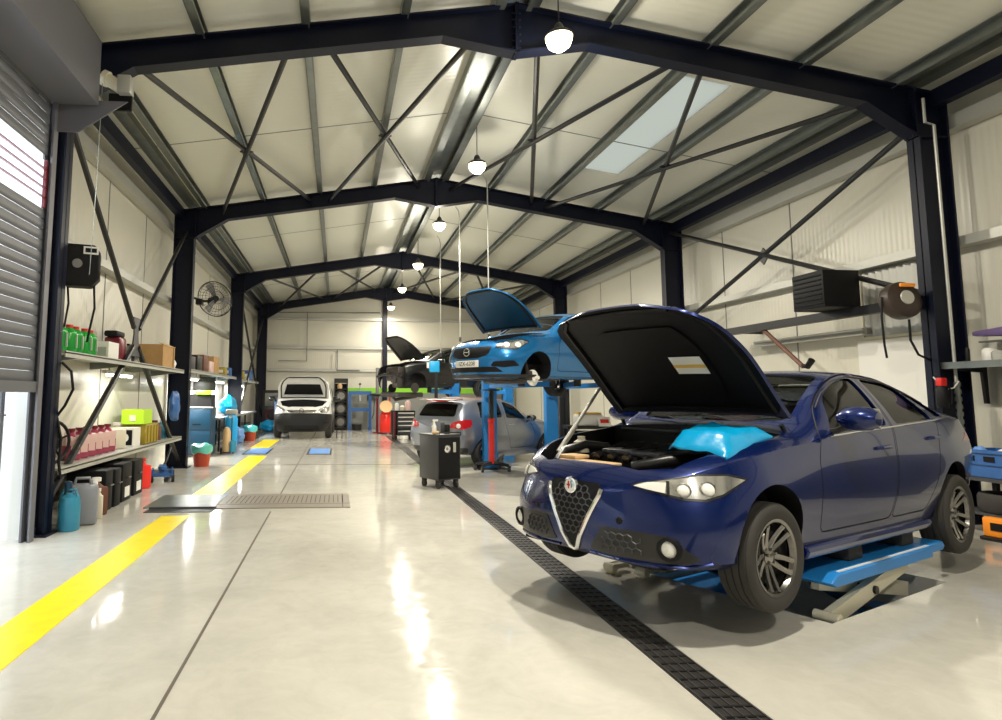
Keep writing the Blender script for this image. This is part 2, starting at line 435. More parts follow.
for X0 in (-3.22,):
    brace((X0, FY[0]+.1, 4.95), (X0, yc-.12, 2.55), 0.04); brace((X0, FY[1]-.1, 4.95), (X0, yc+.12, 2.55), 0.04)
    brace((X0, FY[0]+.1, 0.15), (X0, yc-.12, 2.25), 0.045); brace((X0, FY[1]-.1, 0.15), (X0, yc+.12, 2.25), 0.045)
    b = B(); b.prism([(yc-.2, 2.1), (yc+.2, 2.1), (yc+.1, 2.45), (yc+.16, 2.72), (yc-.16, 2.72), (yc-.1, 2.45)], X0-.01, X0+.01, 'x'); struct('brace_beam', b, M['dark_grey'])
X0 = 7.5
brace((X0, FY[0]+.1, 5.05), (X0, FY[1]-.1, 2.95)); brace((X0, FY[1]-.1, 5.2), (X0, FY[0]+.1, 2.8)); gusset((X0, yc, 3.98), 0.22, 'x')
# rear left bay brace
X0 = -3.22; yc2 = (FY[2]+FY[3])/2
brace((X0, FY[2]+.1, 4.9), (X0, FY[3]-.1, 0.6), 0.04); brace((X0, FY[3]-.1, 4.9), (X0, FY[2]+.1, 0.6), 0.04)

# ---------------------------------------------------------------- roller shutter of the left wall
RX = -3.14
b = B()
pitch = 0.115
z = 1.66
rows = []
b.m(M['shutter'])
slats = []
zz = 1.62
while zz < 4.66:
    if not (3.46 < zz+pitch/2 < 3.98): slats.append(zz)
    zz += pitch
for zz in slats:
    prof = [(RX, zz), (RX+0.010, zz+0.012), (RX+0.013, zz+pitch/2), (RX+0.010, zz+pitch-0.014), (RX, zz+pitch-0.004)]
    b.prism(prof, DY0, DY1-0.06, 'y')
door = struct('door_1', b)
b = B()
b.m(M['shutter']).box((RX+0.012, (DY0+DY1)/2, 1.57), (0.06, DY1-DY0-0.06, 0.11))
o = obj('bottom_bar', b, None, door)
b = B(); b.m(M['dark_red'])
for k in range(1, 5): b.box((RX+0.012, (DY0+DY1)/2, 3.47+k*0.102), (0.03, DY1-DY0-0.1, 0.014))
b.box((RX+0.012, DY1-0.08, 3.72), (0.03, 0.04, 0.52))
o = obj('vision_bars', b, None, door)
b = B(); b.m(M['grey_sheet'])
b.box((RX-0.03, DY1, 2.35), (0.02, 0.10, 4.7)); b.box((RX+0.05, DY1, 2.35), (0.02, 0.10, 4.7)); b.box((RX+0.01, DY1+0.045, 2.35), (0.1, 0.012, 4.7))
struct('door_trim', b)
b = B().m(M['grey_sheet'])
for y in (DY1-0.16, DY1-0.11): b.box((RX-0.25, y, 0.8), (0.03, 0.02, 1.6))
b.box((RX-0.25, DY1-0.3, 1.28), (0.02, 0.5, 0.02))
struct('door_trim', b)
# side reveal between shutter guide and column
b = B().m(M['frosted']).box((RX-0.01, (DY0+DY1)/2, 3.72), (0.004, DY1-DY0-0.1, 0.52)); obj('vision_pane', b, None, door)
b = B().m(M['white']).box(((RX+WL)/2-.06, DY1+0.12, 2.4), (abs(RX-WL), 0.04, 4.8)); struct('door_trim', b)
# cover box of the rolled shutter
b = B().m(M['grey_sheet'])
b.box((-2.9, (DY0+DY1)/2, 4.66), (0.5, DY1-DY0, 0.015)); b.box((-2.66, (DY0+DY1)/2, 5.02), (0.015, DY1-DY0, 0.72)); b.box((-3.0, (DY0+DY1)/2, 5.38), (0.7, DY1-DY0, 0.015))
b.box((-2.9, DY0, 5.0), (0.5, 0.015, 0.72))
struct('door_trim', b)
b = B().m(M['grey_sheet'])
b.prism([(-3.15, 4.35), (-2.86, 4.35), (-2.68, 4.48), (-2.35, 4.72), (-3.15, 4.72)], DY1+0.02, DY1+0.035, 'y'); struct('door_trim', b)
# outside the shutter: a pale yard wall across the lane
struct('ground', B().box((-9.0, 4, -0.05), (10.0, 30, 0.1)), M['mid_grey'])
b = B().box((-6.6, 4.5, 1.6), (0.2, 22, 3.2)); struct('wall_outside', b, M['white'])

# ---------------------------------------------------------------- floor markings, channels and plates
def strip(name, x0, x1, y0, y1, z, m): struct(name, B().box(((x0+x1)/2, (y0+y1)/2, z), (x1-x0, y1-y0, 0.006)), m)
strip('floor_trim', -2.14, -1.80, 1.0, 8.28, 0.002, M['yellow_paint'])
strip('floor_trim', -2.14, -1.70, 9.95, 16.1, 0.002, M['yellow_paint'])
strip('floor_trim', -2.42, -1.90, 18.4, 21.9, 0.002, M['yellow_paint'])
strip('floor_trim', -0.84, -0.822, -4, 8.5, 0.001, M['joint'])
strip('floor_trim', -0.84, -0.822, 10.0, 28, 0.001, M['joint'])
strip('floor_trim', -3.7, 1.7, 14.05, 14.07, 0.001, M['joint'])
# drain channel with slotted cover
b = B()
b.m(M['grate']).box((1.93, 9.9, 0.001), (0.235, 27.8, 0.006))
for x in (1.825, 1.876, 1.93, 1.984, 2.035): b.m(M['dark_grey']).box((x, 9.9, 0.006), (0.010, 27.8, 0.006))
b.m(M['steel_black'])
for k in range(150):
    y = -2.0 + k*0.1
    b.box((1.93, y, 0.0065), (0.2, 0.014, 0.006))
struct('floor_grate', b)
# brake tester let into the floor
b = B(); b.m(M['galv']).box((-2.06, 9.35, 0.006), (.92, 1.05, 0.02)); b.m(M['steel_black']).box((-2.0, 8.66, 0.002), (.86, .30, 0.008)); b.m(M['dark_grey']).box((-2.0, 8.79, 0.01), (.86, .05, 0.03))
struct('floor_panel', b)
b = B(); b.m(M['plate_grey']).box((-.70, 9.33, 0.003), (1.80, 1.2, 0.010))
b.m(M['joint'])
for k in range(26): b.box((-1.5+k*.064, 9.45, 0.0085), (.012, .62, .003))
b.box((-.70, 8.74, .0085), (1.8, .015, .003)); b.box((.10, 9.33, .0085), (.012, 1.2, .003)); b.box((-.70, 9.05, .0085), (1.8, .012, .003))
struct('floor_grate', b)
# ================================================================ vehicles: lofted bodies, cut open, with panels and glass let in
def pchip(keys):
    ks = sorted(keys); xs = [k[0] for k in ks]; ys = [k[1] for k in ks]; n = len(xs)
    h = [xs[i+1]-xs[i] for i in range(n-1)]; d = [(ys[i+1]-ys[i])/h[i] for i in range(n-1)]
    m = [d[0]] + [0.0]*(n-2) + [d[-1]]
    for i in range(1, n-1):
        if d[i-1]*d[i] > 0:
            w1, w2 = 2*h[i]+h[i-1], h[i]+2*h[i-1]; m[i] = (w1+w2)/(w1/d[i-1]+w2/d[i])
    def f(x):
        if x <= xs[0]: return ys[0]
        if x >= xs[-1]: return ys[-1]
        i = 0
        while x > xs[i+1]: i += 1
        t = (x-xs[i])/h[i]; t2, t3 = t*t, t*t*t
        return (2*t3-3*t2+1)*ys[i]+(t3-2*t2+t)*h[i]*m[i]+(-2*t3+3*t2)*ys[i+1]+(t3-t2)*h[i]*m[i+1]
    return f

def catmull(pts, n):
    out = []
    for i in range(len(pts)-1):
        p0 = Vector(pts[max(i-1, 0)]); p1 = Vector(pts[i]); p2 = Vector(pts[i+1]); p3 = Vector(pts[min(i+2, len(pts)-1)])
        for k in range(n):
            t = k/n
            out.append(0.5*((2*p1)+(p2-p0)*t+(2*p0-5*p1+4*p2-p3)*t*t+(3*p1-p0-3*p2+p3)*t**3))
    out.append(Vector(pts[-1])); return out

class Loft:
    KEYS = ('zb', 'ws', 'wm', 'zm', 'wb', 'zbelt', 'wr', 'zr', 'zc')
    def __init__(s, spec):
        s.f = {k: pchip(spec[k]) for k in s.KEYS}; s.x0, s.x1 = spec['range']
    def half(s, x, inset=0.0, floor=None):
        g = {k: s.f[k](x) for k in s.KEYS}
        i = inset
        zb = g['zb'] if floor is None else floor
        ws, wm, wb, wr = (max(0.02, g[k]-i) for k in ('ws', 'wm', 'wb', 'wr'))
        zr, zc = g['zr']-i*0.7, g['zc']-i
        low = [Vector((0, zb)), Vector((ws*0.6, zb)), Vector((ws*0.93, zb+0.005))]
        side = catmull([(ws, zb+0.05), (wm, g['zm']), (wb, g['zbelt'])], 7)
        up = [Vector((wb, g['zbelt'])).lerp(Vector((wr, zr)), t) + Vector((0.03*4*t*(1-t)*min(1, (zr-g['zbelt'])*4), 0)) for t in (0.12, 0.25, 0.4, 0.55, 0.7, 0.85, 0.95)]
        top = [Vector((wr*t, zr+(zc-zr)*(1-t**2.2))) for t in (0.99, 0.92, 0.82, 0.68, 0.5, 0.32, 0.15)] + [Vector((0, zc))]
        return low + side + up + top
    def mesh(s, x0=None, x1=None, n=84, inset=0.0, floor=None, xs=None):
        x0 = s.x0 if x0 is None else x0; x1 = s.x1 if x1 is None else x1
        b = B(); rings = []
        for i in range(n+1):
            u = i/n
            x = x0 + (x1-x0)*(0.5-0.5*cos(pi*u))*0.55 + (x1-x0)*u*0.45
            h = s.half(x, inset, floor)
            rings.append([(x, p.x, p.y) for p in h] + [(x, -p.x, p.y) for p in h[-2:0:-1]])
        V = [[b.bm.verts.new(p) for p in r] for r in rings]
        m = len(V[0])
        for a, c in zip(V, V[1:]):
            for k in range(m): b._f((a[k], a[(k+1) % m], c[(k+1) % m], c[k]), True)
        for r, x, flip in ((V[0], x0, True), (V[-1], x1, False)):
            cz = sum(v.co.z for v in r)/m; cv = b.bm.verts.new((x, 0, cz))
            for k in range(m): b._f((r[k], r[(k+1) % m], cv), True)
        b.fix(); return b

def temp(b, mats):
    me = bpy.data.meshes.new('temp'); b.fix(); b.bm.to_mesh(me); b.bm.free()
    for m in mats: me.materials.append(m)
    o = bpy.data.objects.new('temp', me); C.objects.link(o); return o

def cut(o, b, mat, op='DIFFERENCE'):
    c = temp(b, [mat])
    md = o.modifiers.new('cut', 'BOOLEAN'); md.operation = op; md.object = c; md.solver = 'EXACT'
    try: md.material_mode = 'TRANSFER'
    except Exception: pass
    dg = bpy.context.evaluated_depsgraph_get(); dg.update()
    me = bpy.data.meshes.new_from_object(o.evaluated_get(dg), preserve_all_data_layers=True, depsgraph=dg)
    o.modifiers.clear(); old = o.data; o.data = me; bpy.data.meshes.remove(old)
    cm = c.data; bpy.data.objects.remove(c); bpy.data.meshes.remove(cm)

def ribbon(loop, wd, y0, y1):
    """thin closed ring following a polygon in (x,z), through y0..y1: cuts a shut line"""
    n = len(loop); P = [Vector(p) for p in loop]; ins, outs = [], []
    area = sum(P[i].x*P[(i+1) % n].y-P[(i+1) % n].x*P[i].y for i in range(n))
    for i in range(n):
        a = (P[i]-P[i-1]).normalized(); c = (P[(i+1) % n]-P[i]).normalized()
        na, nc = Vector((-a.y, a.x)), Vector((-c.y, c.x)); bi = (na+nc)
        bi = bi.normalized()/max(0.5, bi.normalized().dot(na)) if bi.length > 1e-6 else na
        ins.append(P[i]+bi*wd/2); outs.append(P[i]-bi*wd/2)
    b = B(); V = {}
    for nm, L in (('i', ins), ('o', outs)):
        for y in (y0, y1): V[nm, y] = [b.bm.verts.new((p.x, y, p.y)) for p in L]
    for k in range(n):
        k2 = (k+1) % n
        for q, y, y_ in (('i', y0, y1), ('o', y1, y0)): b._f((V[q, y][k], V[q, y][k2], V[q, y_][k2], V[q, y_][k]))
        b._f((V['i', y0][k], V['i', y0][k2], V['o', y0][k2], V['o', y0][k])); b._f((V['i', y1][k], V['i', y1][k2], V['o', y1][k2], V['o', y1][k]))
    return b

def round_poly(pts, r, n=4):
    out = []; N = len(pts)
    for i in range(N):
        p = Vector(pts[i]); a = Vector(pts[i-1])-p; c = Vector(pts[(i+1) % N])-p
        rr = min(r, a.length*0.45, c.length*0.45)
        A, Cc = p+a.normalized()*rr, p+c.normalized()*rr
        for k in range(n+1):
            t = k/n; out.append(tuple(A*(1-t)**2+p*2*t*(1-t)+Cc*t*t))
    return out

def patch(src, poly, d, off=0.004, th=0.012, udir=None, mn=0.03):
    """piece of the surface src (a bmesh) inside a convex polygon seen along d; polygon in (u, z), u along udir"""
    d = Vector(d).normalized(); u = Vector(udir) if udir is not None else Vector((-d.y, d.x, 0))
    bm = src.copy()
    bmesh.ops.delete(bm, geom=[f for f in bm.faces if f.normal.dot(d) < mn], context='FACES')
    n = len(poly); cen = Vector((sum(p[0] for p in poly)/n, sum(p[1] for p in poly)/n))
    for i in range(n):
        p, q = Vector(poly[i]), Vector(poly[(i+1) % n])
        e = q-p
        if e.length < 1e-6: continue
        nn = Vector((e.y, -e.x)).normalized()
        if nn.dot(cen-p) > 0: nn = -nn
        no = u*nn.x + Vector((0, 0, 1))*nn.y; co = u*p.x + Vector((0, 0, 1))*p.y
        bmesh.ops.bisect_plane(bm, geom=bm.verts[:]+bm.edges[:]+bm.faces[:], plane_co=co, plane_no=no, clear_outer=True, dist=1e-6)
    b = B(); b.bm.free(); b.bm = bm
    for f in bm.faces: f.material_index = 0; f.smooth = True
    bm.normal_update()
    nv = {v: v.normal.copy() for v in bm.verts}
    for v in bm.verts: v.co += nv[v]*off
    if th:
        top = list(bm.verts); fs = list(bm.faces); es = [e for e in bm.edges if len(e.link_faces) == 1]
        low = {v: bm.verts.new(v.co - nv[v]*th) for v in top}
        pairs = [(e.verts[0], e.verts[1]) for e in es]
        for f in fs: b._f([low[v] for v in reversed(f.verts)], True)
        for a, c in pairs: b._f((a, c, low[c], low[a]))
    return b

def outline_tube(src_bvh, poly, d, udir, r, off=0.004, closed=True, origin=3.0):
    """bead that follows a polygon laid on the surface"""
    d = Vector(d).normalized(); u = Vector(udir); pts = []
    P = [Vector(p) for p in poly] + ([Vector(poly[0])] if closed else [])
    dens = []
    for a, c in zip(P, P[1:]):
        k = max(1, int((c-a).length/0.02))
        dens += [a.lerp(c, i/k) for i in range(k)]
    dens.append(P[-1])
    for p in dens:
        o = u*p.x + Vector((0, 0, p.y)) + d*origin
        h = src_bvh.ray_cast(o, -d)
        if h[0] is not None: pts.append(h[0]+h[1]*off)
    return B().tube(pts, r, 6) if len(pts) > 1 else B()

def islands(bm):
    seen = set(); out = []
    for f in bm.faces:
        if f in seen: continue
        st = [f]; seen.add(f); g = []
        while st:
            q = st.pop(); g.append(q)
            for v in q.verts:
                for r in v.link_faces:
                    if r not in seen: seen.add(r); st.append(r)
        out.append(g)
    return out

def paint(name, col, metal=0.35, rough=0.28):
    m = pmat(name, col, rough, metal=metal, coat=0.9, spec=0.3); m.node_tree.nodes['Principled BSDF'].inputs['Coat IOR'].default_value = 1.4; return m
def glass_mat(name, tint):
    m = bpy.data.materials.new(name); m.use_nodes = True; nt = m.node_tree; nt.nodes.clear()
    o = nt.nodes.new('ShaderNodeOutputMaterial'); mx = nt.nodes.new('ShaderNodeMixShader'); t = nt.nodes.new('ShaderNodeBsdfTransparent'); g = nt.nodes.new('ShaderNodeBsdfGlossy')
    fr = nt.nodes.new('ShaderNodeFresnel'); fr.inputs[0].default_value = 1.33
    t.inputs[0].default_value = (*tint, 1); g.inputs['Roughness'].default_value = 0.02
    nt.links.new(fr.outputs[0], mx.inputs[0]); nt.links.new(t.outputs[0], mx.inputs[1]); nt.links.new(g.outputs[0], mx.inputs[2]); nt.links.new(mx.outputs[0], o.inputs[0])
    return m
M['car_glass'] = glass_mat('car glass', (0.40, 0.44, 0.43)); M['clear_lens'] = glass_mat('clear lens', (0.92, 0.94, 0.95))
M['dark_glass'] = glass_mat('tinted glass', (0.18, 0.2, 0.2))
mk('lamp_bowl', (0.85, 0.85, 0.86), 0.12, metal=0.9)
mk('lamp_white', (0.85, 0.84, 0.80), 0.25)
mk('trim_black', (0.012, 0.012, 0.013), 0.35)
mk('tail_red', (0.55, 0.01, 0.015), 0.15, coat=1.0)
mk('interior', (0.02, 0.02, 0.022), 0.7)
mk('interior_beige', (0.30, 0.27, 0.22), 0.7)
mk('seat_red', (0.14, 0.012, 0.015), 0.6)

def wheel(parent, c, side, R, wd, spokes, rim_r, rim_mat, yaw=0.0, tyre=True):
    """tyre with a tread, rim with spokes and a brake disc; side +1 = outer face towards +y"""
    t = bpy.data.objects.new('wheel', None)
    b = B(); h = wd/2
    prof = [(rim_r, -h*0.82), (rim_r+0.012, -h*0.9), (R*0.86, -h), (R*0.955, -h*0.93), (R*0.985, -h*0.8)]
    for k in range(4):
        y = -h*0.8 + (k+0.5)*h*1.6/4; g = h*1.6/4/2
        prof += [(R, y-g+0.006), (R, y+g-0.006), (R-0.008, y+g-0.004), (R-0.008, y+g+0.004)]
    prof += [(R*0.985, h*0.8), (R*0.955, h*0.93), (R*0.86, h), (rim_r+0.012, h*0.9), (rim_r, h*0.82)]
    b.lathe(prof, axis='y', n=56)
    w_ = obj('wheel', b, M['rubber'], parent, fix=True, angle=50)
    w_.location = c; w_.rotation_euler = (0, 0, yaw)
    b = B(); b.m(M['trim_black']).lathe([(rim_r+0.004, -h*0.8), (rim_r-0.012, -h*0.5), (rim_r-0.02, h*0.5), (rim_r-0.03, h*0.5), (rim_r-0.028, -h*0.5), (rim_r+0.004, -h*0.8)], axis='y', n=48)
    b.m(rim_mat).lathe([(rim_r-0.012, h*0.62), (rim_r-0.004, h*0.78), (rim_r+0.006, h*0.86), (rim_r+0.006, h*0.9), (rim_r-0.014, h*0.86), (rim_r-0.022, h*0.62)], axis='y', n=48)
    yo = h*0.74
    for k in range(spokes):
        a = 2*pi*k/spokes + 0.1
        tw = (0.13 if k % 2 else -0.13) if spokes >= 8 else 0
        pts = []
        for q in range(7):
            s_ = q/6; r = 0.045+(rim_r-0.02-0.045)*s_; aa = a + tw*s_
            pts.append(((r*cos(aa)), yo-0.035*(1-s_)+0.02*s_*s_-0.015, r*sin(aa)))
        wds = [0.019]*3+[0.017]*4
        b.tube(pts, wds, 6)
    b.lathe([(0, yo-0.01), (0.03, yo-0.012), (0.052, yo-0.03), (0.055, yo-0.08), (0, yo-0.08)], axis='y', n=20)
    for k in range(5):
        a = 2*pi*k/5+0.3; b.cyl((0.045*cos(a), yo-0.035, 0.045*sin(a)), (0.045*cos(a), yo-0.008, 0.045*sin(a)), 0.009, 6)
    if side < 0:
        for v in b.bm.verts: v.co.y = -v.co.y
    obj('rim', b, None, w_)
    b = B(); b.lathe([(0, h*0.22), (rim_r*0.74, h*0.22), (rim_r*0.74, h*0.08), (0, h*0.08)], axis='y', n=32)
    b.box((rim_r*0.62, h*0.2, 0.02), (0.07, 0.07, 0.15))
    if side < 0:
        for v in b.bm.verts: v.co.y = -v.co.y
    obj('brake_disc', b, M['disc'], w_)
    return w_

def build_car(name, label, spec, pose, sag=0.0):
    """pose: x, y, z, heading; returns root, source bmesh, bvh and the body object"""
    root = thing(name, label, 'car', (pose[0], pose[1], pose[2]), pose[3])
    L = Loft(spec); src = L.mesh(n=spec.get('n', 84)); src.bm.normal_update()
    keep = src.bm.copy(); bvh = BVHTree.FromBMesh(keep)
    P = spec['paint']
    o = temp(src, [P, M['black'], M['interior']])
    WBASE, R, TR = spec['wheelbase'], spec['arch'], spec['wheel_r']
    FA = spec.get('front_axle', 0)
    for ax in (FA, FA-WBASE):
        for sd in (1, -1):
            b = B(); b.lathe([(0, 0.56*sd), (R, 0.56*sd), (R, 1.3*sd), (0, 1.3*sd)], (ax, 0, TR+spec.get('arch_dz', 0.0)), 'y', 40)
            cut(o, b, M['black'])
    # cabin
    cx0, cx1, cz = spec['cabin']
    cut(o, L.mesh(cx0, cx1, 40, inset=0.055, floor=cz), M['interior'])
    # engine bay, open or shut
    bay = spec.get('bay')
    if bay:
        b = B(); b.prism(bay['plan'], bay['z'], 2.5, 'z'); cut(o, b, M['black'])
    for poly in spec['side_windows']:
        b = B(); b.prism(round_poly(poly, 0.05), -1.3, 1.3, 'y'); cut(o, b, P)
    if spec.get('screen'):
        b = B(); b.prism(round_poly(spec['screen'], 0.08), 0.95 if 'screen_z' not in spec else spec['screen_z'], 2.6, 'z'); cut(o, b, M['trim_black'])
    if spec.get('rear_screen'):
        b = B(); b.prism(round_poly(spec['rear_screen'], 0.06), -5.5, spec['rear_x'], 'x'); cut(o, b, M['trim_black'])
    for loop in spec.get('doors', []):
        cut(o, ribbon(round_poly(loop, 0.06, 3), 0.009, -1.3, 1.3), M['black'])
    bm = bmesh.new(); bm.from_mesh(o.data); mats = [m for m in o.data.materials]
    od = o.data; bpy.data.objects.remove(o); bpy.data.meshes.remove(od)
    isl = sorted(islands(bm), key=len, reverse=True)
    body = None
    for i, g in enumerate(isl):
        vs = set(v for f in g for v in f.verts)
        if len(g) < 12: continue
        c = sum((v.co for v in vs), Vector())/len(vs)
        dx = max(v.co.x for v in vs)-min(v.co.x for v in vs)
        nm = 'body' if i == 0 else ('door' if dx > 0.35 and abs(c.y) > 0.3 else 'body_panel')
        b = B(); b.mats = mats; vm = {v: b.bm.verts.new(v.co) for v in vs}
        for f in g:
            try:
                nf = b.bm.faces.new([vm[v] for v in f.verts]); nf.material_index = min(f.material_index, len(mats)-1); nf.smooth = True
            except ValueError: pass
        q = obj(nm, b, None, root, fix=False, angle=32)
        if i == 0: body = q
    bm.free()
    # glass
    for poly in spec['side_windows']:
        for sd in (1, -1):
            b = patch(keep, round_poly([(p[0], p[1]) for p in poly], 0.05), (0, sd, 0), -0.014, 0.004, udir=(1, 0, 0))
            obj('side_window', b, spec.get('side_glass', M['car_glass']), root)
    if spec.get('screen'):
        bm2 = keep.copy(); bmesh.ops.delete(bm2, geom=[f for f in bm2.faces if f.normal.z < 0.05 or f.calc_center_median().z < 0.9], context='FACES')
        poly = round_poly(spec['screen'], 0.08); n = len(poly); cen = Vector((sum(p[0] for p in poly)/n, sum(p[1] for p in poly)/n))
        for i in range(n):
            p, q = Vector(poly[i]), Vector(poly[(i+1) % n]); e = q-p
            if e.length < 1e-6: continue
            nn = Vector((e.y, -e.x)).normalized()
            if nn.dot(cen-p) > 0: nn = -nn
            bmesh.ops.bisect_plane(bm2, geom=bm2.verts[:]+bm2.edges[:]+bm2.faces[:], plane_co=(p.x, p.y, 0), plane_no=(nn.x, nn.y, 0), clear_outer=True)
        for v in bm2.verts: v.co -= v.normal*0.012
        b = B(); b.bm.free(); b.bm = bm2
        for f in bm2.faces: f.smooth = True; f.material_index = 0
        obj('windscreen', b, M['car_glass'], root, fix=False)
    if spec.get('rear_screen'):
        b = patch(keep, round_poly(spec['rear_screen'], 0.06), (-1, 0, 0), -0.012, 0.004, udir=(0, 1, 0)); obj('rear_window', b, M['dark_glass'] if spec.get('rear_dark') else M['car_glass'], root)
    # wheels
    for ax, tr in ((FA, spec['track_f']), (FA-WBASE, spec['track_r'])):
        for sd in (1, -1):
            if (ax == FA and sd in spec.get('no_front_wheel', ())): continue
            wheel(root, (ax, tr*sd, TR-sag), sd, TR, spec['tyre_w'], spec['spokes'], spec['rim_r'], M['alu'])
    return root, keep, bvh, L

def mirror_shape(root, c, sd, P, s=1.0):
    b = B(); b.lathe([(0, -0.11), (0.045, -0.105), (0.075, -0.06), (0.082, 0.0), (0.075, 0.06), (0.045, 0.105), (0, 0.112)], (0, 0, 0), 'y', 20)
    for v in b.bm.verts:
        v.co.z *= 0.92; v.co.x = v.co.x*(0.9 if v.co.x < 0 else 1.35); v.co *= s
        v.co += Vector(c)
    m_ = obj('wing_mirror', b, P, root)
    b = B(); b.tube([Vector(c)+Vector((0.0, -sd*0.06, -0.05)), Vector(c)+Vector((0.02, -sd*0.14, -0.09)), Vector(c)+Vector((0.02, -sd*0.2, -0.1))], 0.022, 8); obj('mirror_arm', b, M['trim_black'], m_)
    b = B(); b.lathe([(0, -0.095*s), (0.06*s, -0.08*s), (0.066*s, 0), (0.06*s, 0.08*s), (0, 0.095*s)], (0, 0, 0), 'y', 16)
    for v in b.bm.verts: v.co.x = v.co.x*0.15; v.co += Vector(c)+Vector((-0.07*s, 0, 0.0))
    obj('mirror_glass', b, M['chrome'], m_)

def hood_panel(root, bvh, xs, wfun, hinge, ang, P, under, label_sheet=None, pad=None):
    """bonnet skin sampled from the shut body, swung up about its rear hinge"""
    hx, hz = hinge; R = Matrix.Rotation(-ang, 3, 'Y')
    def top(x, y):
        h = bvh.ray_cast(Vector((x, y, 3)), Vector((0, 0, -1))); return h[0].z if h[0] is not None else 0.8
    def swing(p): q = R @ Vector((p[0]-hx, p[1], p[2]-hz)); return q+Vector((hx, 0, hz))
    n, m = 18, 22
    A, Bo = [], []
    for i in range(n+1):
        x = xs[0]+(xs[1]-xs[0])*i/n; w_ = wfun(x); ra, rb = [], []
        for k in range(m+1):
            t = -1+2*k/m; y = w_*t; z = top(x, y)
            e = max(0, abs(t)-0.9)/0.1; z -= 0.012*e*e
            ra.append(swing((x, y, z))); rb.append(swing((x, y*0.985, z-0.022)))
        A.append(ra); Bo.append(rb)
    b = B(); b.m(P).grid(A); b.m(under).grid(Bo)
    def rim(r1, r2):
        for k in range(len(r1)-1):
            vs = [b.bm.verts.new(p) for p in (r1[k], r1[k+1], r2[k+1], r2[k])]; b.m(P)._f(vs)
    rim(A[0], Bo[0]); rim(A[-1], Bo[-1]); rim([r[0] for r in A], [r[0] for r in Bo]); rim([r[-1] for r in A], [r[-1] for r in Bo])
    bmesh.ops.remove_doubles(b.bm, verts=b.bm.verts[:], dist=0.0005)
    ho = obj('bonnet', b, None, root)
    # inner frame
    def under_pt(x, t, dz): return swing((x, wfun(x)*t, top(x, wfun(x)*t)-dz))
    b = B()
    x0, x1 = xs[0]+0.05*(xs[1]-xs[0]), xs[1]-0.05*(xs[1]-xs[0])
    b.tube([under_pt(x0, -0.9+1.8*k/12, 0.03) for k in range(13)], 0.016, 6); b.tube([under_pt(x1, -0.85+1.7*k/12, 0.03) for k in range(13)], 0.02, 6)
    for t in (-0.88, 0.88): b.tube([under_pt(x0+(x1-x0)*k/10, t, 0.03) for k in range(11)], 0.02, 6)
    obj('bonnet_frame', b, M['trim_black'] if pad is None else under, ho)
    if pad is not None:
        px0, px1, pt = pad; rows, rows2 = [], []
        for i in range(11):
            x = px0+(px1-px0)*i/10; f_ = 1-0.18*abs(2*i/10-1)**3
            rows.append([under_pt(x, pt*f_*(-1+2*k/14), 0.036) for k in range(15)]); rows2.append([under_pt(x, pt*f_*(-1+2*k/14), 0.024) for k in range(15)])
        b = B(); b.grid(rows); obj('insulation_pad', b, M['black'], ho)
    if label_sheet:
        lx0, lx1, ly0, ly1 = label_sheet
        def sheet(a0, a1, c0, c1, dz, nm, mat):
            rows = [[swing((x, y, top(x, y)-dz)) for y in (c0, (c0+c1)/2, c1)] for x in (a0, (a0+a1)/2, a1)]
            b = B(); b.m(mat).grid(rows); return b
        q = obj('notice_sheet', sheet(lx0, lx1, ly0, ly1, 0.046, '', M['white']), None, ho, fix=False)
        lx = lx1-lx0
        obj('notice_band', sheet(lx0+lx*.36, lx0+lx*.55, ly0, ly1, 0.049, '', M['paper_yellow']), None, q, fix=False)
    return ho, swing, top
mk('paper_yellow', (0.75, 0.48, 0.12), 0.6)
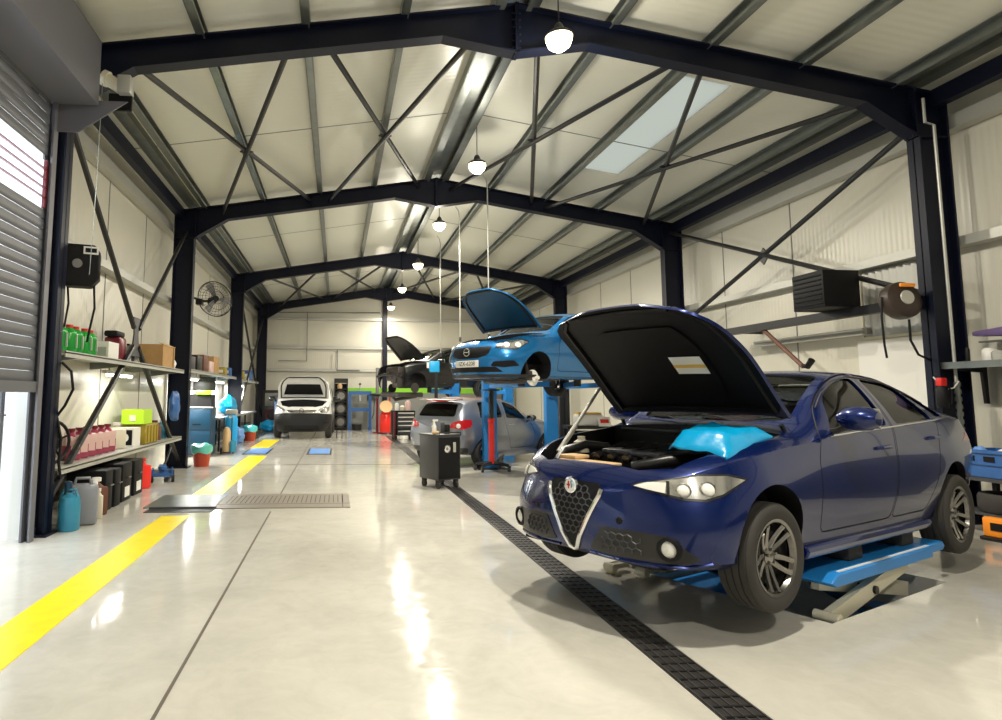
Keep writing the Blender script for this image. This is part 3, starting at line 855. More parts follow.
# ---------------------------------------------------------------- dark blue saloon on the flush lift
def win(L, b0, b1, t0, t1, lift=0.035, drop=0.045):
    """window outline between belt and roof rail"""
    pts = [(b0, L.f['zbelt'](b0)+lift), (b1, L.f['zbelt'](b1)+lift)]
    n = 5
    for i in range(n+1):
        x = t1+(t0-t1)*i/n; pts.append((x, L.f['zr'](x)-drop))
    return pts
M['paint_blue'] = paint('midnight blue paint', (0.003, 0.014, 0.10), 0.45, 0.25)
GI = dict(range=(-3.84, 0.80), n=92, paint=M['paint_blue'], wheelbase=2.82, arch=0.365, front_axle=-.055, wheel_r=0.335, arch_dz=0.0, tyre_w=0.225, track_f=0.795, track_r=0.815, spokes=10, rim_r=0.232,
 zb=[(-3.84, .55), (-3.78, .40), (-3.65, .30), (-3.3, .24), (-2.8, .21), (-1.4, .18), (0, .19), (.4, .20), (.7, .20), (.77, .235), (.80, .34)],
 ws=[(-3.84, .30), (-3.78, .58), (-3.6, .74), (-2.8, .84), (-1.4, .85), (0, .84), (.3, .845), (.5, .77), (.65, .63), (.73, .46), (.78, .26), (.80, .06)],
 wm=[(-3.84, .36), (-3.80, .60), (-3.65, .78), (-3.2, .89), (-2.8, .925), (-1.8, .905), (-.9, .90), (0, .925), (.25, .895), (.45, .83), (.6, .71), (.70, .54), (.76, .36), (.80, .08)],
 zm=[(-3.84, .78), (-2.8, .64), (-1.4, .58), (0, .60), (.5, .48), (.80, .46)],
 wb=[(-3.84, .40), (-3.78, .60), (-3.5, .75), (-2.8, .84), (-1.4, .845), (-.6, .85), (0, .85), (.25, .79), (.45, .70), (.6, .57), (.70, .41), (.77, .2), (.80, .06)],
 zbelt=[(-3.84, .98), (-3.5, 1.03), (-2.8, 1.0), (-1.4, .945), (-.6, .92), (0, .88), (.3, .82), (.5, .755), (.65, .69), (.75, .62), (.80, .56)],
 wr=[(-3.84, .34), (-3.78, .52), (-3.5, .64), (-3.15, .60), (-2.7, .575), (-1.6, .59), (-1.15, .64), (-.72, .73), (-.3, .74), (0, .73), (.3, .67), (.5, .58), (.65, .44), (.75, .24), (.80, .05)],
 zr=[(-3.84, 1.0), (-3.5, 1.07), (-3.15, 1.13), (-2.7, 1.275), (-2.2, 1.37), (-1.7, 1.395), (-1.4, 1.345), (-1.1, 1.205), (-.75, 1.01), (-.5, .965), (0, .925), (.3, .865), (.5, .795), (.65, .725), (.75, .64), (.80, .57)],
 zc=[(-3.84, 1.01), (-3.7, 1.06), (-3.5, 1.09), (-3.2, 1.15), (-2.8, 1.30), (-2.4, 1.40), (-1.9, 1.44), (-1.6, 1.415), (-1.35, 1.325), (-1.0, 1.16), (-.7, 1.03), (-.5, 1.00), (0, .965), (.3, .91), (.5, .85), (.65, .775), (.75, .67), (.80, .58)],
 cabin=(-3.35, -0.62, 0.24),
 bay=dict(plan=[(.60, -.40), (.62, 0), (.60, .40), (.50, .58), (.30, .66), (-.55, .72), (-.58, 0), (-.55, -.72), (.30, -.66), (.50, -.58)], z=.42),
 screen=[(-.78, -.62), (-.70, -.35), (-.68, 0), (-.70, .35), (-.78, .62), (-1.48, .52), (-1.54, 0), (-1.48, -.52)],
 rear_screen=[(-.50, 1.14), (.50, 1.14), (.44, 1.33), (-.44, 1.33)], rear_x=-2.6, side_glass=M['car_glass'])
for _k in list(Loft.KEYS):
    _dz = {'zr': .055, 'zc': .05, 'zbelt': .03}.get(_k, 0)
    GI[_k] = [(x*1.05 if x < 0 else x, v + (_dz*min(1, max(0, (-.35-x)/.5)) if x > -3.4 else _dz*.5)) for x, v in GI[_k]]
GI['wheelbase'] = 2.94; GI['range'] = (-3.84*1.05, .80); GI['cabin'] = (-3.45, -.66, .24)
GI['screen'] = [(x*1.05, y) for x, y in GI['screen']]; GI['rear_screen'] = [(y, z+.05) for y, z in GI['rear_screen']]
_L = Loft(dict(GI))
GI['side_windows'] = [win(_L, -.98, -1.92, -1.21, -1.85), win(_L, -2.08, -2.84, -1.98, -2.66), win(_L, -2.94, -3.17, -2.75, -3.0, 0.05, 0.05)]
def door_loop(L, pts_bottom, t0, t1, drop=0.012):
    return pts_bottom + [(t1+(t0-t1)*i/5, L.f['zr'](t1+(t0-t1)*i/5)-drop) for i in range(6)]
GI['doors'] = [door_loop(_L, [(-.84, 1.0), (-.71, .80), (-.65, .55), (-.67, .33), (-1.74, .33), (-1.89, .70), (-1.98, .98)], -1.03, -1.90),
               door_loop(_L, [(-2.005, .98), (-1.915, .70), (-1.765, .33), (-2.41, .33), (-2.57, .55), (-2.72, .80), (-2.89, 1.03)], -1.93, -2.71)]
SAG = 0.088
car, keep, bvh, L = build_car('car', 'midnight blue saloon with open bonnet on the low blue lift', GI, (CAR_O.x, CAR_O.y, 0.251, CAR_H), SAG)
P = M['paint_blue']
hood_w = lambda x: pchip([(-.60, .745), (0, .735), (.3, .70), (.45, .655), (.55, .57), (.62, .40), (.645, .25)])(x)
ho, swing, top = hood_panel(car, bvh, (-.60, .64), hood_w, (-.64, .97), radians(49), P, M['black'], label_sheet=(-.14, .04, .10, .36), pad=(-.48, .36, .54))
ho.location.z = 0.10; ho.location.x = -0.03
for sd in (1, -1):   # hinge arms
    b = B(); b.tube([(-.56, sd*.69, .90), (-.66, sd*.69, .97), (-.62, sd*.68, 1.05)], 0.018, 6); obj('bonnet_hinge', b, M['trim_black'], car)
b = B(); b.tube([(.28, -.60, .80), (-.30, -.655, 1.32)], 0.014, 8); b.tube([(.28, -.60, .80), (.05, -.62, 1.005)], 0.02, 8); obj('bonnet_strut', b, M['galv_light'], car)
# front: V grille, lower intakes, lamps
def front(nm, poly, mat, off=0.004, th=0.014, parent=car, rnd=0.0, **k):
    pl_ = round_poly(poly, rnd) if rnd else poly
    return obj(nm, patch(keep, pl_, (1, 0, 0), off, th, udir=(0, 1, 0)), mat, parent, **k)
VG = [(-.20, .675), (.20, .675), (.225, .625), (.03, .25), (-.03, .25), (-.225, .625)]
grille = front('grille', VG, M['black'], 0.005, rnd=0.03)
def lattice(nm, poly, cell, r, mat, parent, d=(1, 0, 0), u=(0, 1, 0), off=0.008):
    """honeycomb of thin bars on the surface inside a convex polygon"""
    n = len(poly); A = sum(poly[i][0]*poly[(i+1) % n][1]-poly[(i+1) % n][0]*poly[i][1] for i in range(n)); sg = 1 if A > 0 else -1
    def inside(p):
        return all(sg*((poly[(i+1) % n][0]-poly[i][0])*(p[1]-poly[i][1])-(poly[(i+1) % n][1]-poly[i][1])*(p[0]-poly[i][0])) > 0.004 for i in range(n))
    b = B(); D = Vector(d).normalized(); U = Vector(u)
    def S(p):
        h = bvh_now[0].ray_cast(U*p[0]+Vector((0, 0, p[1]))+D*3, -D); return h[0]+h[1]*off if h[0] is not None else None
    x0, x1 = min(p[0] for p in poly), max(p[0] for p in poly); z0, z1 = min(p[1] for p in poly), max(p[1] for p in poly)
    dy = cell*0.75; row = 0; z = z0
    while z < z1+cell:
        x = x0 + (cell/2 if row % 2 else 0)
        while x < x1+cell:
            pts = [(x, z+cell*.25), (x, z-cell*.25)], [(x, z+cell*.25), (x+cell/2, z+cell*.5)], [(x, z+cell*.25), (x-cell/2, z+cell*.5)]
            for a, c in pts:
                if inside(a) and inside(c):
                    p, q = S(a), S(c)
                    if p and q: b.tube([p, q], r, 4)
            x += cell
        z += dy; row += 1
    return obj(nm, b, mat, parent)
bvh_now = [bvh]
lattice('grille_mesh', VG, 0.05, 0.005, M['dark_grey'], grille)
b = outline_tube(bvh, [(-.226, .64), (-.217, .60), (-.032, .245), (0, .228), (.032, .245), (.217, .60), (.226, .64)], (1, 0, 0), (0, 1, 0), 0.016, 0.006, closed=False); obj('grille_surround', b, M['chrome'], grille)
h = bvh.ray_cast(Vector((3, 0, .60)), Vector((-1, 0, 0)))
ex = h[0].x+.004
b = B(); b.m(M['lamp_white']).lathe([(0, 0.016), (0.042, 0.016), (0.042, 0.0), (0, 0)], (ex-0.006, 0, .648), 'x', 24); b.m(M['chrome']).lathe([(0.042, 0), (0.042, 0.018), (0.054, 0.016), (0.058, 0.0)], (ex-0.006, 0, .648), 'x', 24)
b.m(M['red']).box((ex+0.011, -.012, .648), (0.004, .01, .05)); b.box((ex+0.011, -.012, .648), (0.004, .032, .01)); b.m(M['teal']).tube([(ex+.012, .012, .632), (ex+.012, .02, .65), (ex+.012, .008, .665), (ex+.012, .016, .678)], 0.004, 5)
obj('emblem', b, None, car)
for sd in (1, -1):
    low = [(sd*.145, .262), (sd*.24, .415), (sd*.45, .415), (sd*.64, .405), (sd*.765, .275), (sd*.70, .245), (sd*.30, .245)]
    q = front('lower_intake', low, M['trim_black'], 0.004, rnd=0.02)
    lattice('intake_mesh', [(sd*.165, .262), (sd*.24, .405), (sd*.53, .40), (sd*.52, .25)], 0.05, 0.0055, M['dark_grey'], q)
    b = outline_tube(bvh, [(sd*.13, .235), (sd*.30, .228), (sd*.70, .226), (sd*.79, .255)], (1, 0, 0), (0, 1, 0), 0.010, 0.006, closed=False); obj('splitter_trim', b, P, q)
    hh = bvh.ray_cast(Vector((3, sd*.635, .33)), Vector((-1, 0, 0)))
    nrm = (hh[1]+Vector((1, 0, 0))*1.2).normalized(); rot = Vector((0, 0, 1)).rotation_difference(nrm).to_matrix()
    b = B(); b.m(M['black']).lathe([(0.075, -0.01), (0.07, 0.02), (0.052, 0.026), (0.05, 0.01)], hh[0], n=24, rot=rot); b.m(M['lamp_white']).lathe([(0.05, 0.008), (0.03, 0.022), (0, 0.026)], hh[0], n=24, rot=rot)
    obj('fog_lamp', b, None, car)
    hh = bvh.ray_cast(Vector((3, sd*.36, .465)), Vector((-1, 0, 0)))
    b = B(); b.lathe([(0, 0.006), (0.02, 0.005), (0.024, 0)], hh[0], n=16, rot=Vector((0, 0, 1)).rotation_difference(hh[1]).to_matrix()); obj('parking_sensor', b, M['black'], car)
    # headlamp, seen on the diagonal: bowl, lens parts and cover
    D = Vector((0.72, sd*0.69, 0)).normalized(); U = Vector((-D.y*sd, D.x*sd, 0))
    uu = lambda x, y: (Vector((x, y*sd, 0)).dot(U))
    HL = [(uu(.665, .37), 0.683), (uu(.60, .50), 0.653), (uu(.52, .62), 0.618), (uu(.42, .73), 0.613), (uu(.33, .80), 0.648), (uu(.18, .88), 0.743), (uu(.28, .81), 0.773), (uu(.43, .70), 0.771), (uu(.55, .57), 0.738), (uu(.64, .42), 0.706)]
    hl = obj('headlamp', patch(keep, HL, D, 0.003, 0.02, udir=U), M['trim_black'], car)
    cc = Vector((sum(p[0] for p in HL)/len(HL), sum(p[1] for p in HL)/len(HL)))
    inner = [(cc.x+(p[0]-cc.x)*.93, cc.y+(p[1]-cc.y)*.84) for p in HL]
    obj('reflector', patch(keep, inner, D, 0.006, 0.006, udir=U), M['lamp_bowl'], hl)
    obj('running_lamp', patch(keep, [(uu(.655, .395), .682), (uu(.60, .495), .662), (uu(.565, .55), .652), (uu(.555, .555), .715), (uu(.61, .465), .708)], D, 0.011, 0.006, udir=U), M['lamp_white'], hl)
    obj('lamp_divider', patch(keep, [(uu(.56, .555), .645), (uu(.55, .57), .640), (uu(.54, .565), .722), (uu(.55, .55), .722)], D, 0.013, 0.006, udir=U), M['trim_black'], hl)
    for (x_, y_, z_, r_) in ((.49, .62, .672, .044), (.39, .72, .682, .048)):
        hq = bvh.ray_cast(U*uu(x_, y_)+Vector((0, 0, z_))+D*3, -D)
        if hq[0] is None: continue
        rot = Vector((0, 0, 1)).rotation_difference(hq[1]).to_matrix()
        b = B(); b.m(M['chrome']).lathe([(r_, 0.004), (r_*1.05, 0.014), (r_*.9, 0.016)], hq[0], n=20, rot=rot); b.m(M['lamp_white']).lathe([(r_*.9, 0.006), (r_*.6, 0.02), (0, 0.024)], hq[0], n=20, rot=rot)
        obj('lamp_lens', b, None, hl)
    mirror_shape(car, (-1.04, sd*1.0, 1.10), sd, P, 1.15)
    # door handles and bright window strip
    for hx_, hz_ in ((-1.74, .86), (-2.70, .91)):
        hh = bvh.ray_cast(Vector((hx_, sd*3, hz_)), Vector((0, -sd, 0)))
        y_ = hh[0].y
        b = B(); b.tube([(hx_+.11, y_-.005*sd, hz_), (hx_+.09, y_+.025*sd, hz_+.004), (hx_-.07, y_+.028*sd, hz_+.008), (hx_-.10, y_-.005*sd, hz_+.008)], [.012, .014, .014, .012], 8); obj('door_handle', b, P, car)
    b = outline_tube(bvh, [(-.95, _L.f['zbelt'](-.95)+.018), (-1.4, _L.f['zbelt'](-1.4)+.018), (-2.0, _L.f['zbelt'](-2.)+.018), (-2.8, _L.f['zbelt'](-2.8)+.022), (-3.18, _L.f['zbelt'](-3.18)+.04)], (0, sd, 0), (1, 0, 0), 0.007, 0.003, closed=False); obj('window_trim', b, M['chrome'], car)
    tp = [(x_, _L.f['zr'](x_)-.030) for x_ in (-1.05, -1.25, -1.5, -1.8, -2.2, -2.6, -2.9, -3.18)]
    b = outline_tube(bvh, tp, (0, sd, 0), (1, 0, 0), 0.005, 0.003, closed=False); obj('window_trim', b, M['iron'], car)
    # sill skirt and tail lamp
    b = B(); b.prism([(sd*.78, .165), (sd*.872, .178), (sd*.892, .225), (sd*.875, .262), (sd*.78, .262)], -2.47, -.46, 'x'); obj('sill_skirt', b, P, car, bevel=0.012)
    tl = [(uu2, z_) for uu2, z_ in ((-.30*sd, .80), (-.30*sd, .90), (-.80*sd, .93), (-.86*sd, .86), (-.70*sd, .80))]
    obj('tail_lamp', patch(keep, [(-p[0], p[1]) for p in tl], (-1, 0, 0), 0.003, 0.012, udir=(0, 1, 0)), M['tail_red'], car)
# engine bay fittings
eng = B(); eng.m(M['black']).box((-.05, 0, .72), (.62, .62, .20), bev=.03); eng.m(M['trim_black']).box((.05, .05, .835), (.40, .50, .05), bev=.02)
for k in range(4): eng.m(M['black_gloss']).tube([(.30, -.2+.13*k, .80), (.0, -.2+.13*k, .875), (-.25, -.2+.13*k, .86)], 0.03, 8)
eo = obj('engine', eng, None, car)
b = B(); b.box((.50, 0, .70), (.09, 1.0, .07), bev=.015); obj('radiator_support', b, M['trim_black'], car)
b = B(); b.box((.40, -.18, .765), (.13, .48, .02), bev=.006); b.box((.36, -.36, .79), (.16, .16, .03), bev=.01); obj('heat_shield', b, M['brown_metal'] if 'brown_metal' in M else M['cardboard_light'], car)
b = B(); b.tube([(.42, -.48, .74), (.3, -.52, .82), (.1, -.48, .86), (-.1, -.42, .84)], .035, 10); obj('intake_hose', b, M['trim_black'], car); b = B(); b.tube([(.40, .2, .76), (.3, .40, .82), (.0, .48, .82)], .04, 10); obj('intake_hose', b, M['trim_black'], car)
b = B(); b.box((-.30, .48, .80), (.26, .20, .18), bev=.02); obj('battery', b, M['dark_grey'], car)
b = B(); b.lathe([(0, 0), (.06, 0), (.06, .08), (.03, .1), (.03, .125), (0, .125)], (.1, -.52, .8), n=16); obj('fluid_reservoir', b, M['cream'], car)
b = B(); b.lathe([(0, 0), (.025, 0), (.025, .02), (.012, .03), (0, .03)], (.52, -.16, .738), n=12); obj('filler_cap', b, M['paper_yellow'], car)
b = B(); b.box((-.61, 0, .965), (.12, 1.30, .03), bev=.01); obj('scuttle', b, M['trim_black'], car)
b = B(); b.tube([(-.66, .5, 1.01), (-.80, .1, 1.09), (-.82, -.05, 1.1)], .008, 6); b.tube([(-.66, -.05, 1.02), (-.80, -.35, 1.08), (-.82, -.5, 1.08)], .008, 6); obj('wiper', b, M['trim_black'], car)
# cabin: dash, seats, wheel
b = B(); b.box((-.95, 0, .88), (.40, 1.35, .20), bev=.05); obj('dashboard', b, M['interior'], car)
def seat(x, y, mat, nm='seat'):
    b = B(); b.box((x, y, .50), (.52, .48, .16), bev=.05); b.box((x-.30, y, .86), (.16, .48, .66), rot=Matrix.Rotation(radians(-14), 3, 'Y'), bev=.06); b.box((x-.40, y, 1.24), (.10, .26, .17), rot=Matrix.Rotation(radians(-10), 3, 'Y'), bev=.04); obj(nm, b, mat, car)
seat(-1.5, .37, M['seat_red']); seat(-1.5, -.37, M['seat_red'])
b = B(); b.box((-2.35, 0, .50), (.5, 1.2, .2), bev=.05); b.box((-2.62, 0, .82), (.16, 1.2, .55), rot=Matrix.Rotation(radians(-18), 3, 'Y'), bev=.05); obj('rear_bench', b, M['interior'], car)
b = B(); b.lathe([(.165+.015*cos(2*pi*k/8), .015*sin(2*pi*k/8)) for k in range(9)], (-1.12, .37, .93), n=24, rot=Matrix.Rotation(radians(-66), 3, 'Y')); b.tube([(-1.12, .37, .93), (-.95, .37, .85)], .03, 8); b.box((-1.12, .37, .93), (.03, .32, .04)); obj('steering_wheel', b, M['interior'], car)
# towing eyes / undertray stubs visible below the bumper
b = B(); b.box((.2, 0, .19), (.9, 1.2, .02)); obj('undertray', b, M['black'], car)
# ---------------------------------------------------------------- cover thrown over the open wing
def text_mesh(name, body, size, mat, parent, mtx, extrude=0.001):
    cu = bpy.data.curves.new('lettering', 'FONT'); cu.body = body; cu.size = size; cu.align_x = 'CENTER'; cu.align_y = 'CENTER'; cu.extrude = extrude
    t = bpy.data.objects.new('lettering', cu); C.objects.link(t); bpy.context.view_layer.update()
    me = bpy.data.meshes.new_from_object(t.evaluated_get(bpy.context.evaluated_depsgraph_get()))
    bpy.data.objects.remove(t); bpy.data.curves.remove(cu)
    me.transform(mtx); me.materials.clear(); me.materials.append(mat)
    o = bpy.data.objects.new(name, me); C.objects.link(o)
    if parent is not None: o.parent = parent
    return o
def face_mtx(c, normal, up=(0, 0, 1)):
    n = Vector(normal).normalized(); u = Vector(up); r = u.cross(n).normalized(); u = n.cross(r)
    m = Matrix((r, u, n)).transposed().to_4x4(); m.translation = Vector(c); return m

carM = Matrix.Translation((CAR_O.x, CAR_O.y, 0.251)) @ Matrix.Rotation(CAR_H, 4, 'Z')
b = B(); rows = []; rnd = random.Random(3)
nx, ny = 26, 20
for i in range(nx+1):
    r = []
    for j in range(ny+1):
        s_, t_ = i/nx, j/ny
        x = .26-.66*s_ + .04*sin(5*t_); y = .36+.38*t_ + .03*sin(4*s_+1)
        h = top(x, min(y, .66)) - max(0, y-.66)*0.5
        edge = min(s_, 1-s_, t_, 1-t_)*2
        z = h + 0.02 + 0.085*min(1, edge*3.2)*(0.85+.35*sin(3.0*s_+2)*sin(2.5*t_)) + .007*abs(sin(9*s_+4*t_))+.006*abs(sin(11*t_-7*s_))
        if t_ < .12: z += -.05*(1-t_/.12)*(.5+.5*sin(7*s_))
        r.append(carM @ Vector((x, y, z)))
    rows.append(r)
b.grid(rows)
low = [[p - Vector((0, 0, 0.012)) for p in r] for r in rows]
b.grid(low)
for q1, q2 in ((rows[0], low[0]), (rows[-1], low[-1]), ([r[0] for r in rows], [r[0] for r in low]), ([r[-1] for r in rows], [r[-1] for r in low])): b.grid([q1, q2])
bmesh.ops.remove_doubles(b.bm, verts=b.bm.verts[:], dist=0.0004)
cov = obj('wing_cover', b, M['bag_blue'])
tag(cov, 'bright blue plastic cover thrown over the open front wing of the saloon', 'cover')

# ---------------------------------------------------------------- flush scissor lift
lift = thing('scissor_lift', 'low blue scissor lift in the floor pit under the saloon', 'lift', (CAR_O.x, CAR_O.y, 0), CAR_H)
for sd in (1, -1):
    b = B(); xf = 0 if sd > 0 else -.8
    b.prism([(-.72+xf, .225), (-.66+xf, .255), (-.74+xf, .31), (-2.32, .31), (-2.32, .225)], sd*.40, sd*.93, 'y'); b.prism([(-2.32, .24), (-2.32, .31), (-2.62, .31), (-2.66, .27), (-2.62, .24)], sd*.46, sd*.90, 'y')
    pf = obj('platform', b, M['lift_blue'], lift, bevel=0.01)
    b = B(); b.box((-1.55, sd*.90, .313), (1.5, .02, .006)); obj('edge_wear', b, M['white'], pf)
    for xx in (-1.3, -2.2):
        b = B(); b.box((xx, sd*.66, .37), (.22, .30, .12), bev=.01); obj('support_block', b, M['rubber'], lift)
    for a, c, yo in (((-.80, -.02), (-2.05, .20), .80), ((-.86, .20), (-2.3, -.06), .70)):
        b = B(); A_, C_ = Vector((a[0], a[1])), Vector((c[0], c[1])); d = (C_-A_).normalized(); n = Vector((-d.y, d.x))*.055
        b.prism([tuple(A_+n), tuple(C_+n), tuple(C_-n), tuple(A_-n)], sd*yo, sd*(yo+.05), 'y'); obj('scissor_arm', b, M['cream'], lift)
    b = B(); b.cyl((-.80, sd*.74, -.01), (-.80, sd*.90, -.01), .04, 12); obj('roller', b, M['cream'], lift)
    b = B(); b.cyl((-1.45, sd*.68, .085), (-1.45, sd*.87, .085), .03, 12); obj('pivot_pin', b, M['steel_black'], lift)
    b = B(); b.box((-1.6, sd*.66, -.29), (1.75, .44, .05)); obj('base_frame', b, M['lift_blue'], lift)
    b = B(); b.cyl((-1.9, sd*.6, -.2), (-1.1, sd*.6, .15), .045, 10); obj('hydraulic_ram', b, M['steel_black'], lift)

for xw, yw in ((2.35, 5.43), (2.55, 5.27)):
    q = carM.inverted() @ Vector((xw, yw, 0)); b = B(); b.box((q.x, q.y, .03), (.05, .07, .06), bev=.01); b.cyl((q.x, q.y-.05, .05), (q.x, q.y+.05, .05), .035, 12); b.box((q.x-.1, q.y, .05), (.2, .05, .04)); obj('stop_roller', b, M['cream'], lift)
# ---------------------------------------------------------------- small hatchback, used for three cars with their own fronts and tails
def hatch(paint_m, **over):
    d = dict(range=(-3.20, .83), n=66, paint=paint_m, wheelbase=2.51, arch=.345, wheel_r=.305, tyre_w=.195, track_f=.755, track_r=.75, spokes=5, rim_r=.20,
     zb=[(-3.20, .46), (-3.12, .32), (-2.5, .23), (0, .2), (.6, .2), (.78, .23), (.83, .32)],
     ws=[(-3.20, .50), (-3.1, .66), (-2.5, .78), (0, .78), (.4, .70), (.7, .48), (.83, .14)],
     wm=[(-3.20, .58), (-3.14, .74), (-2.9, .84), (-2.5, .862), (-1, .845), (0, .862), (.32, .82), (.55, .72), (.72, .54), (.80, .34), (.83, .16)],
     zm=[(-3.2, .62), (0, .6), (.83, .5)],
     wb=[(-3.20, .54), (-3.1, .70), (-2.6, .79), (-.4, .79), (0, .79), (.32, .73), (.55, .61), (.72, .44), (.83, .14)],
     zbelt=[(-3.20, .93), (-2.5, 1.0), (-.6, .92), (0, .87), (.4, .79), (.65, .72), (.83, .60)],
     wr=[(-3.20, .48), (-3.05, .56), (-2.6, .57), (-1.3, .57), (-.8, .64), (-.4, .70), (0, .68), (.35, .60), (.6, .46), (.75, .28), (.83, .10)],
     zr=[(-3.20, .96), (-3.08, 1.12), (-2.85, 1.32), (-2.4, 1.41), (-1.6, 1.415), (-1.2, 1.345), (-.8, 1.15), (-.45, .985), (0, .93), (.35, .86), (.6, .78), (.75, .70), (.83, .62)],
     zc=[(-3.20, .98), (-3.1, 1.15), (-2.9, 1.38), (-2.4, 1.475), (-1.6, 1.475), (-1.15, 1.38), (-.75, 1.18), (-.42, 1.03), (0, .985), (.35, .92), (.6, .835), (.75, .74), (.83, .64)],
     cabin=(-3.05, -.50, .27), screen=[(-.58, -.58), (-.47, 0), (-.58, .58), (-1.20, .48), (-1.25, 0), (-1.20, -.48)],
     rear_screen=[(-.50, 1.06), (.50, 1.06), (.44, 1.32), (-.44, 1.32)], rear_x=-2.6, rear_dark=True)
    d.update(over); L_ = Loft(d)
    d['side_windows'] = [win(L_, -.80, -1.62, -1.02, -1.56), win(L_, -1.78, -2.62, -1.72, -2.5)]
    d['doors'] = [door_loop(L_, [(-.68, .97), (-.55, .75), (-.50, .50), (-.52, .34), (-1.50, .34), (-1.66, .7), (-1.70, .95)], -.90, -1.64)]
    return d
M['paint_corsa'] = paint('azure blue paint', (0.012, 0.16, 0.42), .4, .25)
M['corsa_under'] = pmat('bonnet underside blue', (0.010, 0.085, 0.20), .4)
def number_plate(parent, bvh_, y, z, body, d=(1, 0, 0), wd=.52, ht=.112):
    D = Vector(d); h = bvh_.ray_cast(Vector((0, y, z))+D*4, -D); x = h[0].x
    b = B(); b.box((x+D.x*.012, y, z), (.014, wd, ht), bev=.004); q = obj('number_plate', b, M['white'], parent)
    text_mesh('plate_lettering', body, ht*.85, M['black'], q, face_mtx((x+D.x*.020, y, z), D))
    return q
bay_s = dict(plan=[(.56, -.38), (.60, 0), (.56, .38), (.40, .56), (-.36, .66), (-.40, 0), (-.36, -.66), (.40, -.56)], z=.45)
CO = hatch(M['paint_corsa'], no_front_wheel=(1, -1), bay=bay_s)
co, keep, bvh, L = build_car('car', 'azure blue hatchback with open bonnet raised high on the two-post lift', CO, (2.86, 10.95, 1.585, 3.731), .09)
bvh_now[0] = bvh
cw = lambda x: pchip([(-.42, .69), (0, .67), (.35, .59), (.5, .48), (.6, .28)])(x)
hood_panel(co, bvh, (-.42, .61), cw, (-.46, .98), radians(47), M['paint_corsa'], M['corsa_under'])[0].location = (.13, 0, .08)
fp = lambda nm, poly, mat, par=co, off=.004, th=.014, rnd=0.0: obj(nm, patch(keep, round_poly(poly, rnd) if rnd else poly, (1, 0, 0), off, th, udir=(0, 1, 0)), mat, par)
g = fp('grille', [(-.44, .72), (.44, .72), (.40, .58), (.22, .53), (-.22, .53), (-.40, .58)], M['black'], rnd=.04)
hh = bvh.ray_cast(Vector((3, 0, .635)), Vector((-1, 0, 0)))[0].x
b = B(); b.lathe([(.062+.008*cos(2*pi*k/8), .008*sin(2*pi*k/8)) for k in range(9)], (hh+.02, 0, .635), 'x', 24); b.tube([(hh+.02, -.06, .640), (hh+.022, 0, .63), (hh+.02, .06, .64)], .008, 6); obj('emblem', b, M['chrome'], g)
number_plate(co, bvh, 0, .44, 'IZX-6208')
fp('lower_grille', [(-.52, .385), (.52, .385), (.60, .30), (-.60, .30)], M['black'], rnd=.02)
fp('bumper_lip', [(-.80, .265), (.80, .265), (.80, .215), (-.80, .215)], M['trim_black'])
for sd in (1, -1):
    fp('fog_lamp_recess', [(sd*.44, .40), (sd*.50, .47), (sd*.74, .49), (sd*.76, .40), (sd*.62, .375)], M['black'], rnd=.02)
    D = Vector((.72, sd*.69, 0)).normalized(); U = Vector((-D.y*sd, D.x*sd, 0)); uu = lambda x, y: Vector((x, y*sd, 0)).dot(U)
    HL = [(uu(.62, .43), .70), (uu(.52, .58), .665), (uu(.40, .70), .665), (uu(.18, .80), .80), (uu(.30, .72), .855), (uu(.48, .58), .82), (uu(.60, .45), .765)]
    hl = obj('headlamp', patch(keep, HL, D, .004, .02, udir=U), M['trim_black'], co)
    cc = Vector((sum(p[0] for p in HL)/len(HL), sum(p[1] for p in HL)/len(HL)))
    obj('reflector', patch(keep, [(cc.x+(p[0]-cc.x)*.9, cc.y+(p[1]-cc.y)*.82) for p in HL], D, .008, .008, udir=U), M['lamp_bowl'], hl)
    for x_, y_ in ((.50, .57), (.36, .69)):
        hq = bvh.ray_cast(U*uu(x_, y_)+Vector((0, 0, .74))+D*3, -D)
        if hq[0] is not None:
            b = B(); b.lathe([(.05, .006), (.052, .016), (.03, .022), (0, .024)], hq[0], n=16, rot=Vector((0, 0, 1)).rotation_difference(hq[1]).to_matrix()); obj('lamp_lens', b, M['lamp_white'], hl)
    mirror_shape(co, (-.80, sd*.93, 1.0), sd, M['paint_corsa'], .95)
    hq = bvh.ray_cast(Vector((-1.45, sd*3, .86)), Vector((0, -sd, 0)))
    b = B(); b.tube([(-1.36, hq[0].y-.003*sd, .86), (-1.38, hq[0].y+.03*sd, .862), (-1.54, hq[0].y+.03*sd, .868), (-1.57, hq[0].y-.003*sd, .868)], .012, 6); obj('door_handle', b, M['paint_corsa'], co)
b = B(); b.lathe([(0, .16), (.03, .16), (.035, .10), (.075, .09), (.075, .05), (.135, .045), (.135, .02), (0, .02)], (0, .66, .215), 'y', 24); obj('brake_hub', b, M['lamp_white'], co)
b = B(); b.box((.1, .70, .25), (.09, .08, .16), bev=.01); b.tube([(0, .62, .2), (.02, .55, .5), (.0, .52, .8)], .03, 8); obj('brake_calliper', b, M['iron'], co)
b = B(); b.box((-.05, 0, .78), (.6, .8, .14), bev=.03); b.box((-.2, .1, .87), (.3, .5, .08), bev=.02); obj('engine', b, M['black'], co)
b = B(); b.box((.47, 0, .745), (.1, 1.0, .06), bev=.01); obj('radiator_support', b, M['trim_black'], co)
b = B(); b.box((-.3, 0, .21), (1.3, 1.0, .05)); b.box((-.1, 0, .17), (.5, .6, .08), bev=.03); obj('undertray', b, M['iron'], co)
